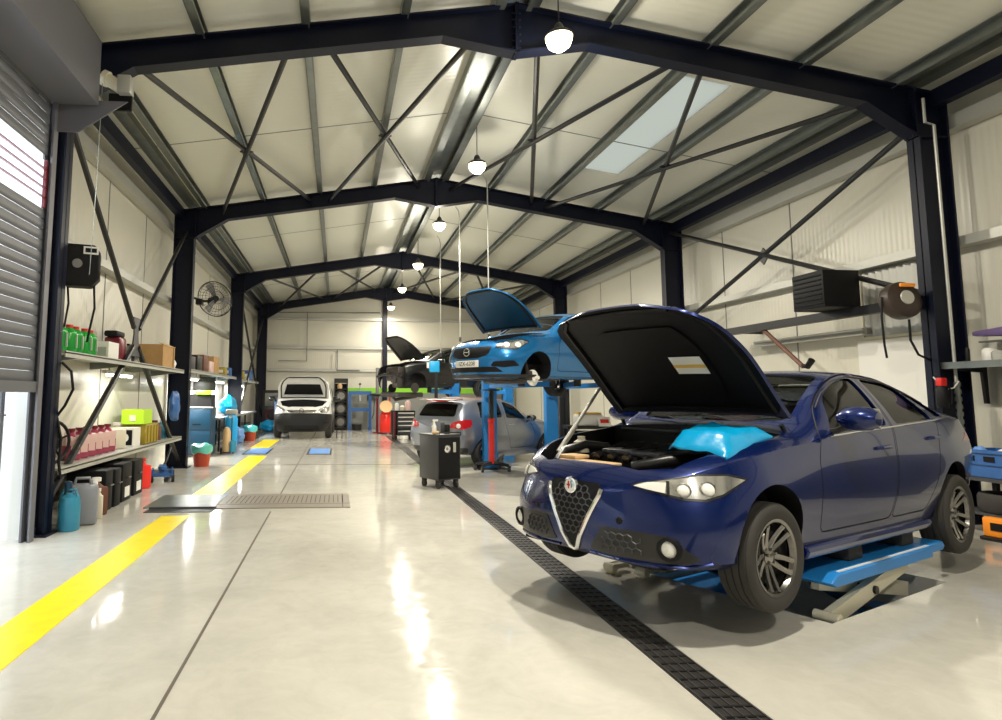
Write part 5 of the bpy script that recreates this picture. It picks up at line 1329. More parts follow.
# lower shelf
t = thing('cable_reel', 'black open spoked reel on the lower shelf by the column', 'reel', (-3.48, 8.08, .66), 1.1); t.scale = (.9, .9, .9)
b = B()
for yy in (-.1, .1):
    b.tube([(.28*cos(2*pi*k/24), yy, .29+.28*sin(2*pi*k/24)) for k in range(25)], .022, 6)
    for k in range(5): b.tube([(0, yy, .29), (.27*cos(2*pi*k/5+.3), yy, .29+.27*sin(2*pi*k/5+.3))], .016, 5)
obj('rim', b, M['black'], t); b = B(); b.cyl((0, -.13, .29), (0, .13, .29), .08, 16); obj('hub', b, M['black'], t)
ordp = ['nearest the column', 'second from the column', 'third from the column', 'fourth from the column', 'fifth from the column', 'farthest, beside the white canister']
for i in range(6):
    bottle('fluid_jug', (-3.38, 8.55+i*.26, .66), .105, .40, 'pink_fluid', 'dark_red', 'pink fluid jug on the lower shelf, '+ordp[i], 'jug', 'pink fluid jugs on the lower shelf', sq=True, top_m='pink_clear', lab='pink_clear', rz=.9)
bottle('fluid_jug', (-3.38, 10.25, .66), .12, .40, 'cream', 'white', 'white plastic canister after the pink jugs', 'jug', None, sq=True, rz=.9)
t = thing('carton', 'black and white box on the lower shelf under the lime box', 'box', (-3.38, 10.75, .66)); b = B(); b.m(M['white']).box((0, 0, .15), (.32, .36, .30)); b.m(M['black']).box((.0, -.182, .15), (.28, .006, .24)); b.m(M['white']).lathe([(0, .004), (.07, .004)], (.02, -.185, .15), n=16, rot=Matrix.Rotation(pi/2, 3, 'X')); obj('box', b, None, t)
t = thing('rubber_crate', 'olive yellow crate on the lower shelf', 'crate', (-3.38, 11.45, .66)); b = B(); b.box((0, 0, .17), (.42, .75, .34), bev=.03); obj('body', b, M['olive'], t)
for k in range(4): b = B(); b.box((.215, -.28+.18*k, .17), (.02, .05, .28)); obj('rib', b, M['olive'], t)
t = thing('carton', 'lime green box stacked on the olive crate', 'box', (-3.38, 11.30, 1.003)); b = B(); b.box((0, -.05, .12), (.36, .50, .24)); obj('box', b, M['lime'], t); b = B(); b.box((.0, -.303, .10), (.10, .006, .10)); obj('label_sticker', b, M['cream'], t)
bottle('oil_can', (-3.36, 12.25, .66), .12, .36, 'brown', 'dark_red', 'brown oil can on the lower shelf behind the brace', 'can', None)
bottle('oil_can', (-3.36, 12.75, .66), .10, .34, 'teal', 'white', 'small teal bottle at the end of the lower shelf', 'bottle', None)
# under the lower shelf, on the floor
t = thing('canister', 'teal blue canister on the floor by the shutter column', 'canister', (-2.94, 7.50, 0)); b = B(); b.lathe([(0, 0), (.105, 0), (.115, .02), (.115, .30), (.10, .36), (.05, .39), (.045, .41), (0, .41)], n=22); obj('body', b, M['teal'], t); b = B(); b.tube([(-.09, 0, .36), (-.06, 0, .44), (.06, 0, .44), (.09, 0, .36)], .016, 6); obj('handle', b, M['teal'], t); b = B(); b.lathe([(0, .41), (.045, .41), (.04, .52), (0, .54)], (-.03, .02, 0), n=12); obj('spout', b, M['cabinet_blue'], t)
t = thing('jerry_can', 'grey square jerry can on the floor under the shelf', 'jerry can', (-2.93, 7.86, 0), .35); b = B(); b.box((0, 0, .225), (.32, .30, .45), bev=.045); obj('body', b, M['jerry_grey'], t); b = B(); b.tube([(-.10, 0, .44), (-.08, 0, .52), (.06, 0, .52), (.08, 0, .44)], .02, 6); obj('handle', b, M['jerry_grey'], t); b = B(); b.lathe([(0, .44), (.04, .44), (.04, .50), (0, .50)], (.11, .05, 0), n=12); obj('cap', b, M['white'], t)
bottle('oil_can', (-2.98, 8.40, 0), .12, .46, 'brown', 'white', 'brown plastic can on the floor after the grey jerry can', 'can', None, sq=True, rz=.8)
bottle('oil_can', (-2.86, 8.17, 0), .045, .36, 'cream', 'white', 'slim cream bottle between grey jerry can and brown can', 'bottle', None, sq=True, rz=.3)
def case(y, h, d, label, x=-3.18, lab=True):
    t = thing('case', label, 'case', (x, y, 0), 0, 'black cases under the shelf'); b = B(); b.box((0, 0, h/2), (.50, d, h), bev=.02); obj('body', b, M['black'], t)
    b = B(); b.tube([(.25, -.06, h*.62), (.28, -.06, h*.62), (.28, .06, h*.62), (.25, .06, h*.62)], .012, 6); obj('handle', b, M['dark_grey'], t)
    if lab:
        for bb in (((.05, -d/2-.004, .16), (.2, .006, .16)), ((.253, 0, .13), (.006, d*.5, .14))): obj('label_sticker', B().box(*bb), M['white'], t)
case(8.72, .52, .26, 'tall black case under the shelf next to the brown can', lab=False)
case(9.06, .50, .24, 'plain black case second along under the shelf', lab=False)
case(9.50, .53, .40, 'black case with large white label under the shelf', x=-3.2)
case(10.10, .52, .42, 'black case with white label beside the red can', x=-3.22)
bottle('fuel_can', (-3.10, 10.68, 0), .125, .48, 'red_bright', 'red', 'bright red fuel can on the floor at the end of the cases', 'can', None, sq=True, rz=1.0)
t = thing('trolley_jack', 'dark blue trolley jack on the floor by the second column', 'jack', (-3.04, 11.7, 0), .25); t.scale = (1.25, 1.25, 1.25)
for sx in (-1, 1):
    b = B(); b.prism([(-.28, .06), (.30, .04), (.30, .10), (.05, .17), (-.28, .17)], sx*.13-.01, sx*.13+.01, 'x'); obj('side_frame', b, M['press_blue'], t)
b = B(); b.box((0, -.02, .10), (.24, .5, .05)); b.box((0, .1, .17), (.10, .3, .05), bev=.01); obj('body', b, M['press_blue'], t)
b = B(); b.cyl((0, -.2, .17), (0, -.2, .21), .06, 14); obj('saddle', b, M['press_blue'], t)
for sx in (-1, 1):
    for sy, r in ((-.25, .05), (.26, .06)):
        b = B(); b.cyl((sx*.16, sy, r), (sx*.12, sy, r), r, 14); obj('wheel', b, M['steel_black'], t)
b = B(); b.tube([(0, .25, .15), (.05, .4, .25), (.10, .62, .40)], .018, 6); obj('lever', b, M['steel_black'], t)
# retractable hose reel on the column and its hose, coil of cable below
t = thing('hose_reel', 'black hose reel on the left column above the green bottles', 'hose reel', (-3.02, 7.62, 3.0), .3)
b = B(); pr = [(-.20, -.20), (-.12, -.26), (.14, -.26), (.22, -.16), (.22, .14), (.16, .23), (-.14, .23), (-.20, .14)]
b.prism(pr, -.12, .12, 'y'); obj('housing', b, M['black'], t, bevel=.02)
b = B(); b.lathe([(0, .012), (.05, .012), (.055, 0)], (-.02, -.12, .0), n=18, rot=Matrix.Rotation(pi/2, 3, 'X')); obj('hub', b, M['mid_grey'], t)
b = B(); b.m(M['white']).box((.12, -.124, .16), (.16, .008, .09)); b.m(M['black']).box((.12, -.130, .16), (.12, .006, .05)); obj('label_sticker', b, None, t)
b = B(); b.box((-.10, .10, 0), (.16, .22, .14)); obj('bracket', b, M['steel_black'], t)
b = B(); b.tube([(.16, 0, -.2), (.18, 0, -.5), (.14, 0, -.75), (.12, 0, -.9)], .014, 6); obj('hose', b, M['black'], t)
b = B(); b.tube([(-.12, .05, -.24), (-.10, .05, -.45), (-.13, .05, -.72), (-.26, .05, -.80), (-.34, .06, -.80)], .013, 6); obj('cable', b, M['black'], t)
b = B()
b.tube([(0, 0, .6), (.10, .02, .5), (.13, .02, .3), (.06, 0, .12), (-.02, 0, 0), (.04, 0, -.25), (.02, .02, -.5), (.05, .02, -.68)], .016, 6)
o = obj('air_hose', b, M['black']); o.location = (-3.06, 7.38, 1.25); tag(o, 'black air hose looped against the left column', 'hose')
# fan
t = thing('wall_fan', 'large wire wall fan facing the hall past the second column', 'fan', (-2.86, 15.0, 3.72), 0)
Rf = Matrix.Rotation(radians(-10), 3, 'X') @ Matrix.Rotation(radians(35), 3, 'Z')
def fp3(x, y, z): return Rf @ Vector((x, y, z))
b = B()
for r, y in ((.42, 0), (.40, -.06), (.40, .06), (.28, -.10), (.15, -.12), (.28, .09)):
    b.tube([fp3(r*cos(2*pi*k/28), y, r*sin(2*pi*k/28)) for k in range(29)], .012 if r > .41 else .005, 5)
for k in range(28):
    a = 2*pi*k/28
    b.tube([fp3(.06*cos(a), -.125, .06*sin(a)), fp3(.28*cos(a), -.10, .28*sin(a)), fp3(.42*cos(a), 0, .42*sin(a))], .0035, 4)
obj('cage', b, M['steel_black'], t)
for k in range(3):
    a0 = 2*pi*k/3; rows = []
    for i in range(6):
        r = .07+.30*i/5; wd = .35-.1*i/5
        rows.append([fp3(r*cos(a0+wd*(j/4-.5)*2), -.03+.05*(j/4-.5), r*sin(a0+wd*(j/4-.5)*2)) for j in range(5)])
    rows2 = [[p+fp3(0, .008, 0) for p in r_] for r_ in rows]
    b = B(); b.grid(rows); b.grid(rows2); obj('blade', b, M['mid_grey'], t)
b = B(); b.tube([fp3(0, -.06, 0), fp3(0, .22, 0)], [.07, .10], 14); obj('motor', b, M['black'], t)
b = B(); b.tube([fp3(0, .2, 0), (-.25, .05, -.05), (-.40, -.6, -.06), (-.38, -1.15, -.05)], .03, 8); b.box((-.30, -.25, -.12), (.14, .2, .12)); obj('mount_arm', b, M['steel_black'], t)
# ---------------------------------------------------------------- left work bay behind the second column
t = thing('diagnostic_cabinet', 'dark blue cabinet with two doors past the second column', 'cabinet', (-3.34, 16.15, 0))
b = B(); b.box((0, 0, .60), (.64, .58, 1.12), bev=.01); b.box((0, .02, 1.17), (.66, .60, .02)); obj('body', b, M['cabinet_blue'], t)
for z, h in ((.90, .50), (.35, .56)):
    b = B(); b.box((0, -.30, z), (.60, .02, h), bev=.005); dr = obj('cabinet_door', b, M['cabinet_blue'], t); b = B(); b.box((-.02, -.315, z-.12), (.2, .012, .03)); obj('door_handle', b, M['black'], dr)
b = B(); b.box((0, 0, 1.34), (.60, .5, .32)); obj('upper_bay', b, M['black'], t)
b = B(); b.box((.02, -.28, 1.19), (.66, .1, .02)); obj('shelf_edge', b, M['white'], t)
for sx in (-.26, .26): b = B(); b.cyl((sx-.02, -.22, .04), (sx+.02, -.22, .04), .04, 10); obj('castor', b, M['rubber'], t)
b = B(); b.box((.14, -.306, 1.08), (.16, .006, .06)); obj('label_sticker', b, M['galv_light'], t)
t = thing('monitor', 'black monitor on top of the dark blue cabinet', 'monitor', (-3.28, 16.2, 1.5)); b = B(); b.box((0, 0, .26), (.54, .05, .34), bev=.01); obj('screen', b, M['black'], t); b = B(); b.box((0, .02, .05), (.06, .05, .1)); b.box((0, 0, .01), (.24, .18, .02)); obj('stand', b, M['black'], t)
b = B(); b.box((0, 0, .05), (.34, .2, .10), bev=.015); o = obj('lime_case', b, M['lime']); o.location = (-3.22, 15.86, 1.5); tag(o, 'lime green case in front of the monitor', 'case')
b = B(); b.box((0, 0, .045), (.14, .12, .09), bev=.03); o = obj('paper_roll', b, M['white']); o.location = (-3.5, 15.9, 1.5); tag(o, 'white paper roll left of the lime case', 'paper roll')
# bench, white back boards, light tubes and shelf
b = B(); b.m(M['white'])
for y0, y1 in ((14.2, 17.6), (18.0, 20.8), (21.25, 25.0)): struct('wall_panel', B().box((WL+.03, (y0+y1)/2, 1.45), (.05, y1-y0, 1.2)), M['white'])
wall_shelf(-3.70, -3.20, 14.2, 20.7, 2.06, 'grey shelf with boxes over the lit work boards', (.1, .5, .9))
wall_shelf(-3.70, -3.20, 21.3, 26.5, 2.02, 'rear grey shelf with parts past the third column', (.1, .5, .9))
def tube_light(y, z, L_, label, x=-3.42, e=100, hang=.168):
    t = thing('tube_lamp', label, 'lamp', (x, y, z), 0, 'tube lamps over the left bench'); b = B(); b.box((0, 0, .03), (.12, L_, .05)); obj('housing', b, M['white'], t); b = B(); b.cyl((0, -L_/2+.03, -.015), (0, L_/2-.03, -.015), .018, 10); obj('tube', b, M['tube_glow'], t)
    for hy in (-.4, .4): obj('hanger', B().tube([(0, hy*L_, .04), (0, hy*L_, hang)], .008, 6), M['galv'], t)
    ld = bpy.data.lights.new('tube light', 'AREA'); ld.shape = 'RECTANGLE'; ld.size = .05; ld.size_y = L_; ld.energy = e; ld.color = (1, .98, .92); lo = bpy.data.objects.new('tube_light', ld); C.objects.link(lo); lo.parent = t; lo.location = (0, 0, -.04)
tube_light(15.3, 1.86, 1.5, 'tube lamp over the monitor, nearest of the bench lamps'); tube_light(18.9, 1.86, 1.5, 'tube lamp over the middle work board'); tube_light(22.9, 1.82, 1.5, 'tube lamp over the rear work board with the red letter')
tube_light(10.4, 1.80, 1.2, 'added tube lamp under the upper shelf above the pink jugs', e=9, hang=.17)  # added lamp, imitates bright reflections on the wall below the shelf
text_mesh('board_letter', 'H', .34, M['red_bright'], None, face_mtx((WL+.062, 23.3, 1.35), (1, 0, 0)), .003)
tag(C.objects['board_letter'], 'red letter H on the rear white work board', 'sign')
t = thing('work_bench', 'dark work bench along the wall past the blue cabinet', 'bench', (-3.36, 21.0, 0)); b = B(); b.box((0, 0, .86), (.62, 7.6, .06)); obj('bench_top', b, M['mid_grey'], t); b = B(); b.box((-.1, 0, .45), (.40, 7.4, .05)); obj('lower_shelf', b, M['steel_black'], t)
for y in (-3.6, -1.2, 1.2, 3.6):
    for x in (-.26, .26): b = B(); b.box((x, y, .415), (.05, .05, .83)); obj('leg', b, M['steel_black'], t)
for i, (y, d, h, m, l) in enumerate([(14.75, .5, .30, 'dark_grey', 'dark grey bin on the boards shelf next to the second column'), (15.55, .45, .36, 'steel_black', 'black parts box on the boards shelf'), (16.3, .5, .42, 'brown', 'reddish brown box on the boards shelf'), (17.0, .5, .30, 'pink_clear', 'pale pink carton on the boards shelf'), (17.65, .55, .46, 'cardboard', 'brown carton on the boards shelf, the tallest'), (19.2, .5, .24, 'olive', 'olive box on the boards shelf near the third column'), (20.1, .5, .26, 'press_blue', 'blue box on the boards shelf near the third column'),
    (21.8, .5, .24, 'cardboard_light', 'light carton on the rear shelf'), (22.8, .5, .30, 'olive', 'olive tin case on the rear shelf'), (23.8, .5, .22, 'white', 'white box on the rear shelf'), (24.8, .5, .40, 'press_blue', 'blue box on the rear shelf')]):
    t = thing('storage_box', l, 'box', (-3.44, y, 2.06 if y < 21 else 2.02), random.uniform(-.1, .1)); b = B(); b.box((0, 0, h/2), (.34, d, h), bev=.01); obj('box', b, M[m], t); b = B(); b.box((0, -d/2-.002, h*.5), (.2, .006, h*.35)); obj('label_sticker', b, M['white' if i % 2 else 'cream'], t)
# bins on the floor
def bin_(x, y, s, bag, label):
    t = thing('waste_bin', label, 'bin', (x, y, 0), 0); b = B(); b.lathe([(0, 0), (.15*s, 0), (.19*s, .34*s), (.20*s, .36*s), (.18*s, .36*s), (.14*s, .03*s), (0, .03*s)], n=22); obj('bucket', b, M['bin_red'], t)
    b = B(); rows = []
    for i, (r, z) in enumerate([(.17, .26), (.205, .28), (.215, .36), (.21, .42), (.15, .45), (.02, .44)]):
        rows.append([(r*s*(1+.06*sin(5*a+i))*cos(a), r*s*(1+.06*sin(5*a+i))*sin(a), (z+.02*sin(3*a+i))*s) for a in [2*pi*k/24 for k in range(24)]])
    b.grid(rows, closed=True); obj('liner', b, M[bag], t)
bin_(-2.82, 13.9, 1.02, 'bag_teal', 'red waste bin with green liner in front of the blue cabinet'); bin_(-2.82, 21.4, 1.1, 'bag_cyan', 'red waste bin with cyan liner farther along the bench')
def blob(nm, loc, sc, m, label, cat, seed):
    r_ = random.Random(seed); b2 = bmesh.new(); bmesh.ops.create_icosphere(b2, subdivisions=3, radius=1)
    for v in b2.verts:
        n = v.co.copy(); k = 1+.14*sin(4*n.x+seed)*cos(5*n.y+seed)+.08*sin(9*n.z+3*n.x); v.co = Vector((n.x*sc[0]*k, n.y*sc[1]*k, max(-.92*sc[2], n.z*sc[2]*k)+.92*sc[2]))
    for f in b2.faces: f.smooth = True
    b = B(); b.merge(b2); b2.free(); o = obj(nm, b, M[m]); o.location = loc; return tag(o, label, cat)
blob('rubbish_bag', (-2.72, 26.3, 0), (.36, .3, .25), 'bag_blue', 'light blue rubbish bag on the floor left of the van', 'bag', 2)
blob('plastic_sack', (-3.2, 19.2, .89), (.24, .5, .30), 'bag_blue', 'bright blue plastic sack on the work bench', 'sack', 4)
blob('plastic_sack', (-3.05, 20.3, .0), (.2, .3, .26), 'press_light', 'blue plastic sack on the floor before the far bin', 'sack', 5)
blob('work_cloth', (-3.2, 13.0, .98), (.10, .22, .30), 'press_blue', 'blue work cloth hanging by the second column', 'cloth', 6)
t = thing('compressor', 'blue upright compressor at the work bench', 'compressor', (-2.85, 17.8, 0)); b = B(); b.lathe([(0, .08), (.16, .1), (.17, .2), (.17, .85), (.12, .95), (0, .98)], n=20); obj('tank', b, M['sky_blue'], t); b = B(); b.box((0, 0, 1.03), (.3, .24, .14), bev=.03); obj('motor', b, M['galv_light'], t); b = B(); b.lathe([(0, 0), (.04, 0), (.04, .02)], (0, -.18, .9), n=12, rot=Matrix.Rotation(pi/2, 3, 'X')); obj('gauge', b, M['white'], t)
for k in range(3): a = 2*pi*k/3; b = B(); b.cyl((.13*cos(a), .13*sin(a), 0), (.13*cos(a), .13*sin(a), .12), .02, 8); obj('leg', b, M['steel_black'], t)
t = thing('hand_truck', 'tan and teal gas bottle cart beside the blue cabinet', 'cart', (-2.78, 16.7, 0)); b = B(); b.lathe([(0, .06), (.10, .06), (.10, .55), (.06, .66), (0, .68)], n=16); obj('bottle', b, M['cardboard_light'], t); b = B(); b.tube([(.1, .12, .05), (.1, .14, .9), (-.1, .14, .9), (-.1, .12, .05)], .015, 6); b.box((0, 0, .045), (.26, .26, .02)); obj('frame', b, M['steel_black'], t); b = B(); b.lathe([(0, .05), (.08, .05), (.08, .32), (0, .36)], (.17, -.06, 0), n=14); obj('small_bottle', b, M['teal'], t)
for sx in (-.15, .15): b = B(); b.cyl((sx-.02, .12, .07), (sx+.02, .12, .07), .07, 14); obj('wheel', b, M['rubber'], t)
blob('work_glove', (-3.0, 18.5, .0), (.16, .22, .16), 'red', 'red cloth heap on the floor by the blue compressor', 'cloth', 8)
t = thing('wall_cabinet', 'black and grey cabinet before the back wall left of the van', 'cabinet', (-2.75, 27.9, 0)); b = B(); b.box((0, 0, .85), (.8, .5, 1.7), bev=.01); obj('body', b, M['steel_black'], t); b = B(); b.box((0, -.26, 1.3), (.6, .02, .55), bev=.005); obj('panel', b, M['grey_paint'], t); b = B(); b.lathe([(.22, 0), (.26, .02), (.26, .04), (.2, .03)], (0, -.26, .62), n=24, rot=Matrix.Rotation(pi/2, 3, 'X')); obj('wheel_ring', b, M['dark_red'], t)
t = thing('gas_stand', 'tall blue cabinet edge left of the van', 'cabinet', (-2.32, 25.6, 0)); b = B(); b.box((0, 0, .66), (.24, .4, 1.32), bev=.01); obj('body', b, M['press_blue'], t); b = B(); b.box((0, -.21, .9), (.16, .02, .4)); obj('panel', b, M['press_light'], t)
# shutter motor at the top of the left column
t = thing('shutter_motor', 'grey shutter motor at the top of the first left column', 'motor', (-2.56, 7.06, 4.93)); t.scale = (.74, .74, .74); b = B(); b.cyl((-.08, 0, .12), (.14, 0, -.02), .095, 18); b.cyl((-.13, 0, .14), (-.06, 0, .11), .12, 18); obj('drive', b, M['cream'], t); b = B(); b.box((.20, .0, .02), (.2, .2, .28), bev=.02); obj('gearbox', b, M['galv_light'], t); b = B(); b.box((.12, .05, -.22), (.34, .04, .26)); obj('plate', b, M['black'], t); b = B(); b.tube([(-.12, -.05, .05), (-.13, -.05, -1.5), (-.16, -.05, -2.9)], .006, 5); obj('pull_chain', b, M['galv'], t)
# ---------------------------------------------------------------- right wall
t = thing('heater_unit', 'black fan heater box on the dark wall rail', 'heater', (7.19, 8.72, 2.785)); b = B(); b.box((0, 0, .27), (.56, .62, .54), bev=.01); obj('case', b, M['black'], t); 
for k in range(7): b = B(); b.box((-.284, 0, .06+k*.068), (.012, .54, .02), rot=Matrix.Rotation(.5, 3, 'Y')); obj('louvre', b, M['black'], t)
t = thing('wall_rail', 'long dark steel rail with raking strut on the right wall', 'rail', (7.40, 9.6, 2.72)); b = B(); b.box((0, 0, 0), (.10, 4.0, .13)); obj('beam', b, M['steel_black'], t)
b = B(); b.tube([(0, .85, -.04), (.0, -.07, -.74)], .035, 6); obj('strut', b, M['brown'], t); b = B(); b.tube([(0, -.05, -.72), (0, -.16, -.74), (0, -.26, -.64)], [.03, .045, .05], 10); obj('end_stop', b, M['black'], t)
for y in (-1.7, 1.7): b = B(); b.box((.3, y, 0), (.56, .06, .08)); obj('bracket', b, M['steel_black'], t)
t = thing('wall_tube_lamp', 'unlit twin tube lamp on the right wall below the rail', 'lamp', (7.88, 10.1, 2.47)); b = B(); b.box((0.03, 0, .02), (.08, 2.6, .1)); obj('housing', b, M['galv_light'], t)
for z in (-.02, .05): b = B(); b.cyl((-.03, -1.25, z), (-.03, 1.25, z), .018, 8); obj('tube', b, M['white'], t)
# corrugated window pane and white board beside the column
b = B(); rows = []
for i in range(41):
    y = 7.95+.95*i/40; x = WR-.05+.025*sin(i*pi/2.5); rows.append([(x, y, 2.40), (x, y, 3.38)])
b.grid(rows); rows = [[(p[0]+.006, p[1], p[2]) for p in r] for r in rows]; b.grid(rows); struct('window_2', b, M['galv_light'])
b = B(); b.box((WR-.05, 8.93, 2.89), (.06, .04, 1.0)); b.box((WR-.05, 8.42, 2.38), (.06, 1.0, .04)); struct('window_trim', b, M['cream'])
struct('wall_panel', B().box((WR-.03, 8.5, 1.55), (.03, 1.15, 1.6)), M['white'])
t = thing('hose_reel', 'dark hose reel with round white badge on the right column', 'hose reel', (7.06, 7.36, 2.71), 0)
Rz = Matrix.Rotation(radians(62), 3, 'X')
b = B(); b.lathe([(0, -.12), (.18, -.12), (.23, -.06), (.24, 0), (.23, .08), (.16, .12), (0, .13)], n=28, rot=Matrix.Rotation(radians(80), 3, 'X') @ Matrix.Rotation(radians(0), 3, 'Z')); obj('drum', b, M['brown_dark'], t)
b = B(); b.lathe([(.09, 0), (.085, .014), (0, .016)], (-.02, -.13, .03), n=22, rot=Matrix.Rotation(radians(85), 3, 'X')); bd = obj('badge', b, M['galv_light'], t)
b = B(); b.box((0.0, -.125, .185), (.20, .03, .05), bev=.012); obj('warning_band', b, M['orange'], t)
b = B(); b.box((.18, .02, .0), (.22, .12, .16), bev=.02); obj('bracket', b, M['black'], t)
b = B(); b.tube([(.03, -.08, -.24), (.03, -.08, -.5), (.12, -.08, -.68), (.28, -.06, -.74), (.40, 0, -.74)], .014, 6); obj('hose', b, M['black'], t)
b = B(); b.tube([(-.24, 0, .05), (-.26, .0, -.2), (-.25, 0, -.55), (-.23, 0, -.72)], .013, 6); obj('cable', b, M['black'], t)
# conduit down the right column, wall fittings
t = thing('conduit', 'pale conduit pipe down the first right column', 'pipe', (7.52, 7.15, 0)); b = B(); b.tube([(0, 0, .9), (0, 0, 4.95), (-.12, 0, 4.98), (-.12, 0, 5.3)], .018, 8); obj('pipe', b, M['galv_light'], t)
b = B(); b.cyl((0, -.01, .92), (0, -.01, 1.69), .025, 8)
for k in range(9): b.cyl((0, -.01, .92+k*.09), (0, -.01, .97+k*.09), .035, 8)
obj('coupling', b, M['galv'], t)
b = B(); b.tube([(-.3, 0, 1.75), (-.2, -.06, 1.6), (-.1, -.06, 1.62), (.0, -.03, 1.7)], .009, 5); obj('cable', b, M['white'], t)
t = thing('extinguisher', 'red topped dark extinguisher hung on the first right column', 'extinguisher', (7.27, 7.10, 1.38)); b = B(); b.lathe([(0, 0), (.05, 0), (.06, .02), (.06, .22), (.03, .27), (0, .27)], n=16); obj('bottle', b, M['black'], t); b = B(); b.box((0, 0, .31), (.08, .08, .10), bev=.01); obj('head', b, M['red'], t); b = B(); b.tube([(.03, -.03, .28), (.09, -.04, .2), (.07, -.04, .05)], .01, 5); obj('hose', b, M['black'], t)
# right shelf, purple cushion, small things
t = thing('wall_shelf', 'dark shelf on the right wall at the picture edge', 'shelf', (7.68, 6.55, 1.93)); b = B(); b.box((0, 0, -.02), (.56, 1.5, .04)); b.box((-.28, 0, -.04), (.02, 1.5, .08)); obj('board', b, M['galv'], t)
for y in (.65, -.65): b = B(); b.prism([(-.27, -.04), (.3, -.04), (.3, -.5), (.26, -.5), (.24, -.12), (-.27, -.08)], y-.02, y+.02, 'y'); obj('bracket', b, M['steel_black'], t)
b = B(); b.lathe([(0, 0), (.022, 0), (.024, .14), (.015, .17), (0, .17)], n=12); o = obj('grease_gun', b, M['black']); o.location = (7.52, 6.98, 1.93); tag(o, 'upright black grip on the right shelf', 'tool')
for x, y, h, m, l in ((7.70, 6.88, .16, 'white', 'white tub on the right shelf'), (7.62, 6.70, .12, 'galv_light', 'grey tin on the right shelf'), (7.60, 6.52, .20, 'cream', 'cream jar at the edge of the right shelf')):
    b = B(); b.lathe([(0, 0), (.07, 0), (.075, h*.8), (.05, h), (0, h)], n=14); o = obj('tub', b, M[m]); o.location = (x, y, 1.93); tag(o, l, 'tub')
b = B(); b.box((0, 0, 0), (.32, .9, .17), bev=.05); 
for v in b.bm.verts: v.co.x *= 1-.5*max(0, v.co.y)/.45; v.co.z *= 1-.7*max(0, v.co.y)/.45
o = obj('rolled_cover', b, M['purple']); o.location = (7.74, 6.60, 2.27); tag(o, 'purple rolled cover above the right shelf', 'cover')
b = B(); b.box((0, 0, 0), (.08, .8, .02)); b.box((.14, 0, 0), (.24, .05, .04)); o = obj('hook_rail', b, M['galv']); o.location = (7.74, 6.60, 2.17); tag(o, 'thin metal hook rail under the purple cover', 'rail')
# grey curtain panel and parts stand behind the saloon tail
struct('wall_panel', B().box((WR-.02, 6.2, 1.0), (.03, 1.6, 1.75)), M['galv_light'])
t = thing('parts_stand', 'dark parts stand behind the saloon tail at the picture edge', 'stand', (7.45, 6.55, 0))
for x in (-.25, .25):
    for y in (-.4, .4): b = B(); b.box((x, y, .3), (.05, .05, .6)); obj('leg', b, M['steel_black'], t)
b = B(); b.box((0, 0, .60), (.62, .95, .04)); b.box((0, 0, .22), (.58, .9, .03)); obj('shelf', b, M['dark_grey'], t)
t = thing('crate', 'blue plastic crate on the dark parts stand', 'crate', (7.42, 6.52, .625)); b = B()
for sx in (-1, 1): b.box((sx*.24, 0, .15), (.02, .72, .30)); b.box((sx*.255, 0, .28), (.03, .74, .03)); b.box((sx*.255, 0, .15), (.02, .70, .03))
for sy in (-1, 1): b.box((0, sy*.36, .15), (.48, .02, .30)); b.box((0, sy*.375, .28), (.5, .03, .03))
b.box((0, 0, .01), (.48, .72, .02)); obj('body', b, M['press_blue'], t)
for k in range(3): b = B(); b.box((-.252, -.22+.22*k, .2), (.006, .12, .06)); obj('slot', b, M['black'], t)
blob('cloth', (7.42, 6.42, .66), (.18, .26, .16), 'white', 'white cloth piled in the blue crate', 'cloth', 11); blob('cloth', (7.36, 6.79, .66), (.10, .085, .15), 'press_light', 'blue cloth in the blue crate corner', 'cloth', 12)
b = B(); b.lathe([(.17, -.09), (.28, -.1), (.30, -.06), (.30, .06), (.28, .1), (.17, .09), (.17, -.09)], n=28); o = obj('tyre', b, M['rubber']); o.location = (7.45, 6.55, .345); tag(o, 'tyre lying on the lower shelf of the dark parts stand', 'tyre')
t = thing('power_tool_case', 'orange tool case at the foot of the dark stand', 'case', (6.98, 6.25, 0), .2); b = B(); b.box((0, 0, .14), (.12, .34, .2), bev=.02); obj('body', b, M['orange'], t); b = B(); b.box((-.063, 0, .15), (.008, .18, .08)); obj('label_sticker', b, M['black'], t); b = B(); b.box((0, 0, .02), (.16, .38, .04), bev=.01); obj('foot', b, M['steel_black'], t)
# grey door glimpse and bench along the right wall behind the open bonnet
t = thing('work_bench', 'dark work bench by the right wall behind the saloon bonnet', 'bench', (5.9, 13.3, 0), -.2); b = B(); b.box((0, 0, .84), (2.0, .7, .06)); obj('bench_top', b, M['steel_black'], t); b = B(); b.box((0, .05, .45), (1.9, .5, .6)); obj('drawer_unit', b, M['black'], t)
for x in (-.95, .95):
    for y in (-.3, .3): b = B(); b.box((x, y, .41), (.06, .06, .82)); obj('leg', b, M['steel_black'], t)
b = B(); b.box((0, 0, .12), (.55, .3, .24), bev=.03); o = obj('battery_pack', b, M['white']); o.location = (5.35, 13.3, .875); tag(o, 'white case with yellow lid on the bench behind the blue post', 'case'); b = B(); b.box((0, 0, .26), (.5, .26, .04)); obj('lid', b, M['paper_yellow'], o)
b = B(); b.box((0, 0, .10), (.26, .02, .2), rot=Matrix.Rotation(-.3, 3, 'X')); o = obj('price_card', b, M['white']); o.location = (5.55, 12.92, .875); tag(o, 'white card with red print leaning on the bench', 'card'); b = B(); b.box((0, -.014, .11), (.18, .006, .08), rot=Matrix.Rotation(-.3, 3, 'X')); obj('print', b, M['red'], o)
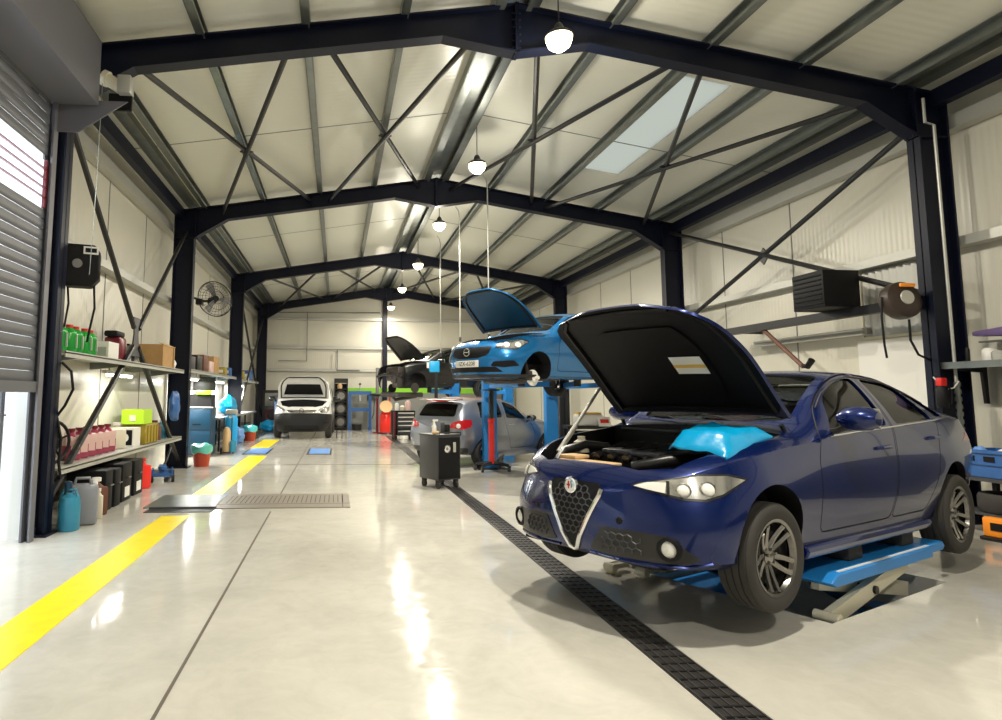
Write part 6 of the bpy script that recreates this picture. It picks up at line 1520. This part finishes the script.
b = B(); b.lathe([(0, 0), (.10, 0), (.11, .25), (.06, .34), (0, .36)], n=16); o = obj('spray_bottle', b, M['press_light']); o.location = (6.4, 12.95, .875); tag(o, 'pale blue bottle on the bench behind the bonnet strut', 'bottle')
b = B(); b.box((0, 0, .18), (.30, .25, .36), bev=.01); o = obj('carton', b, M['cardboard']); o.location = (5.25, 13.05, 0); o.location.z = 0; tag(o, 'brown carton on the floor right of the bright blue post', 'box')
# back wall sign and wall things
b = B(); b.box((1.6, WB-.05, 1.42), (.5, .03, .3)); o = obj('wall_sign', b, M['dark_grey']); tag(o, 'small dark sign on the grey dado of the back wall', 'sign')
for x, m, l in ((2.95, 'white', 'white canister by the back wall dado'), (3.5, 'galv_light', 'grey canister by the back wall dado')):
    b = B(); b.lathe([(0, 0), (.16, 0), (.17, .5), (.08, .62), (0, .64)], n=16); o = obj('canister', b, M[m]); o.location = (x, 28.0, 0); tag(o, l, 'canister')
# ---------------------------------------------------------------- pendant lamps
def pendant(x, y, z, label, k=1.0):
    t = thing('pendant_lamp', label, 'lamp', (x, y, z), 0, 'pendant lamps under the ridge')
    b = B(); b.lathe([(0.0, 0.03), (0.15, 0.03), (0.165, 0.01), (0.165, 0.04), (0.13, 0.07), (0.07, 0.10), (0.05, 0.16), (0.03, 0.19), (0.0, 0.2)], n=24)
    obj('housing', b, M['dark_grey'], t)
    b = B(); b.lathe([(0.0, -0.15), (0.07, -0.14), (0.13, -0.09), (0.155, -0.02), (0.15, 0.03), (0.0, 0.03)], n=24)
    obj('lens', b, M['bulb'], t)
    zc = ceil_z(x) - z - 0.02
    b = B(); b.tube([(0, 0, 0.19), (0, 0, zc)], 0.008, 6); obj('cable', b, M['steel_black'], t)
    ld = bpy.data.lights.new('lamp light', 'AREA'); ld.shape = 'DISK'; ld.size = 0.26; ld.energy = PENDANT_POWER*k; ld.color = PENDANT_COLOR
    lo = bpy.data.objects.new('lamp_light', ld); C.objects.link(lo); lo.parent = t; lo.location = (0, 0, -0.17)
    ld = bpy.data.lights.new('lamp glow', 'POINT'); ld.energy = PENDANT_POWER*0.22*k; ld.color = PENDANT_COLOR; ld.shadow_soft_size = 0.12  # extra point light added under each pendant to brighten the ceiling
    lo = bpy.data.objects.new('lamp_glow', ld); C.objects.link(lo); lo.parent = t; lo.location = (0, 0, -0.3)
    return t
names = ['nearest pendant lamp, hanging by the first roof beam', 'pendant lamp halfway between first and second roof beams', 'pendant lamp just behind the second roof beam',
 'pendant lamp before the third roof beam', 'pendant lamp behind the third roof beam', 'farthest pendant lamp, near the back gable wall']
for (x, y, z), l in zip([(2.57, 6.95, 5.72), (2.46, 10.9, 5.62), (2.42, 14.9, 5.62), (2.41, 18.9, 5.46), (2.37, 23.3, 5.46), (2.27, 27.0, 5.28)], names): pendant(x, y, z, l, .45 if y > 25 else 1.0)
pendant(2.5, 2.9, 5.7, 'pendant lamp over the front bay'); pendant(2.5, -1.2, 5.7, 'pendant lamp by the front wall')
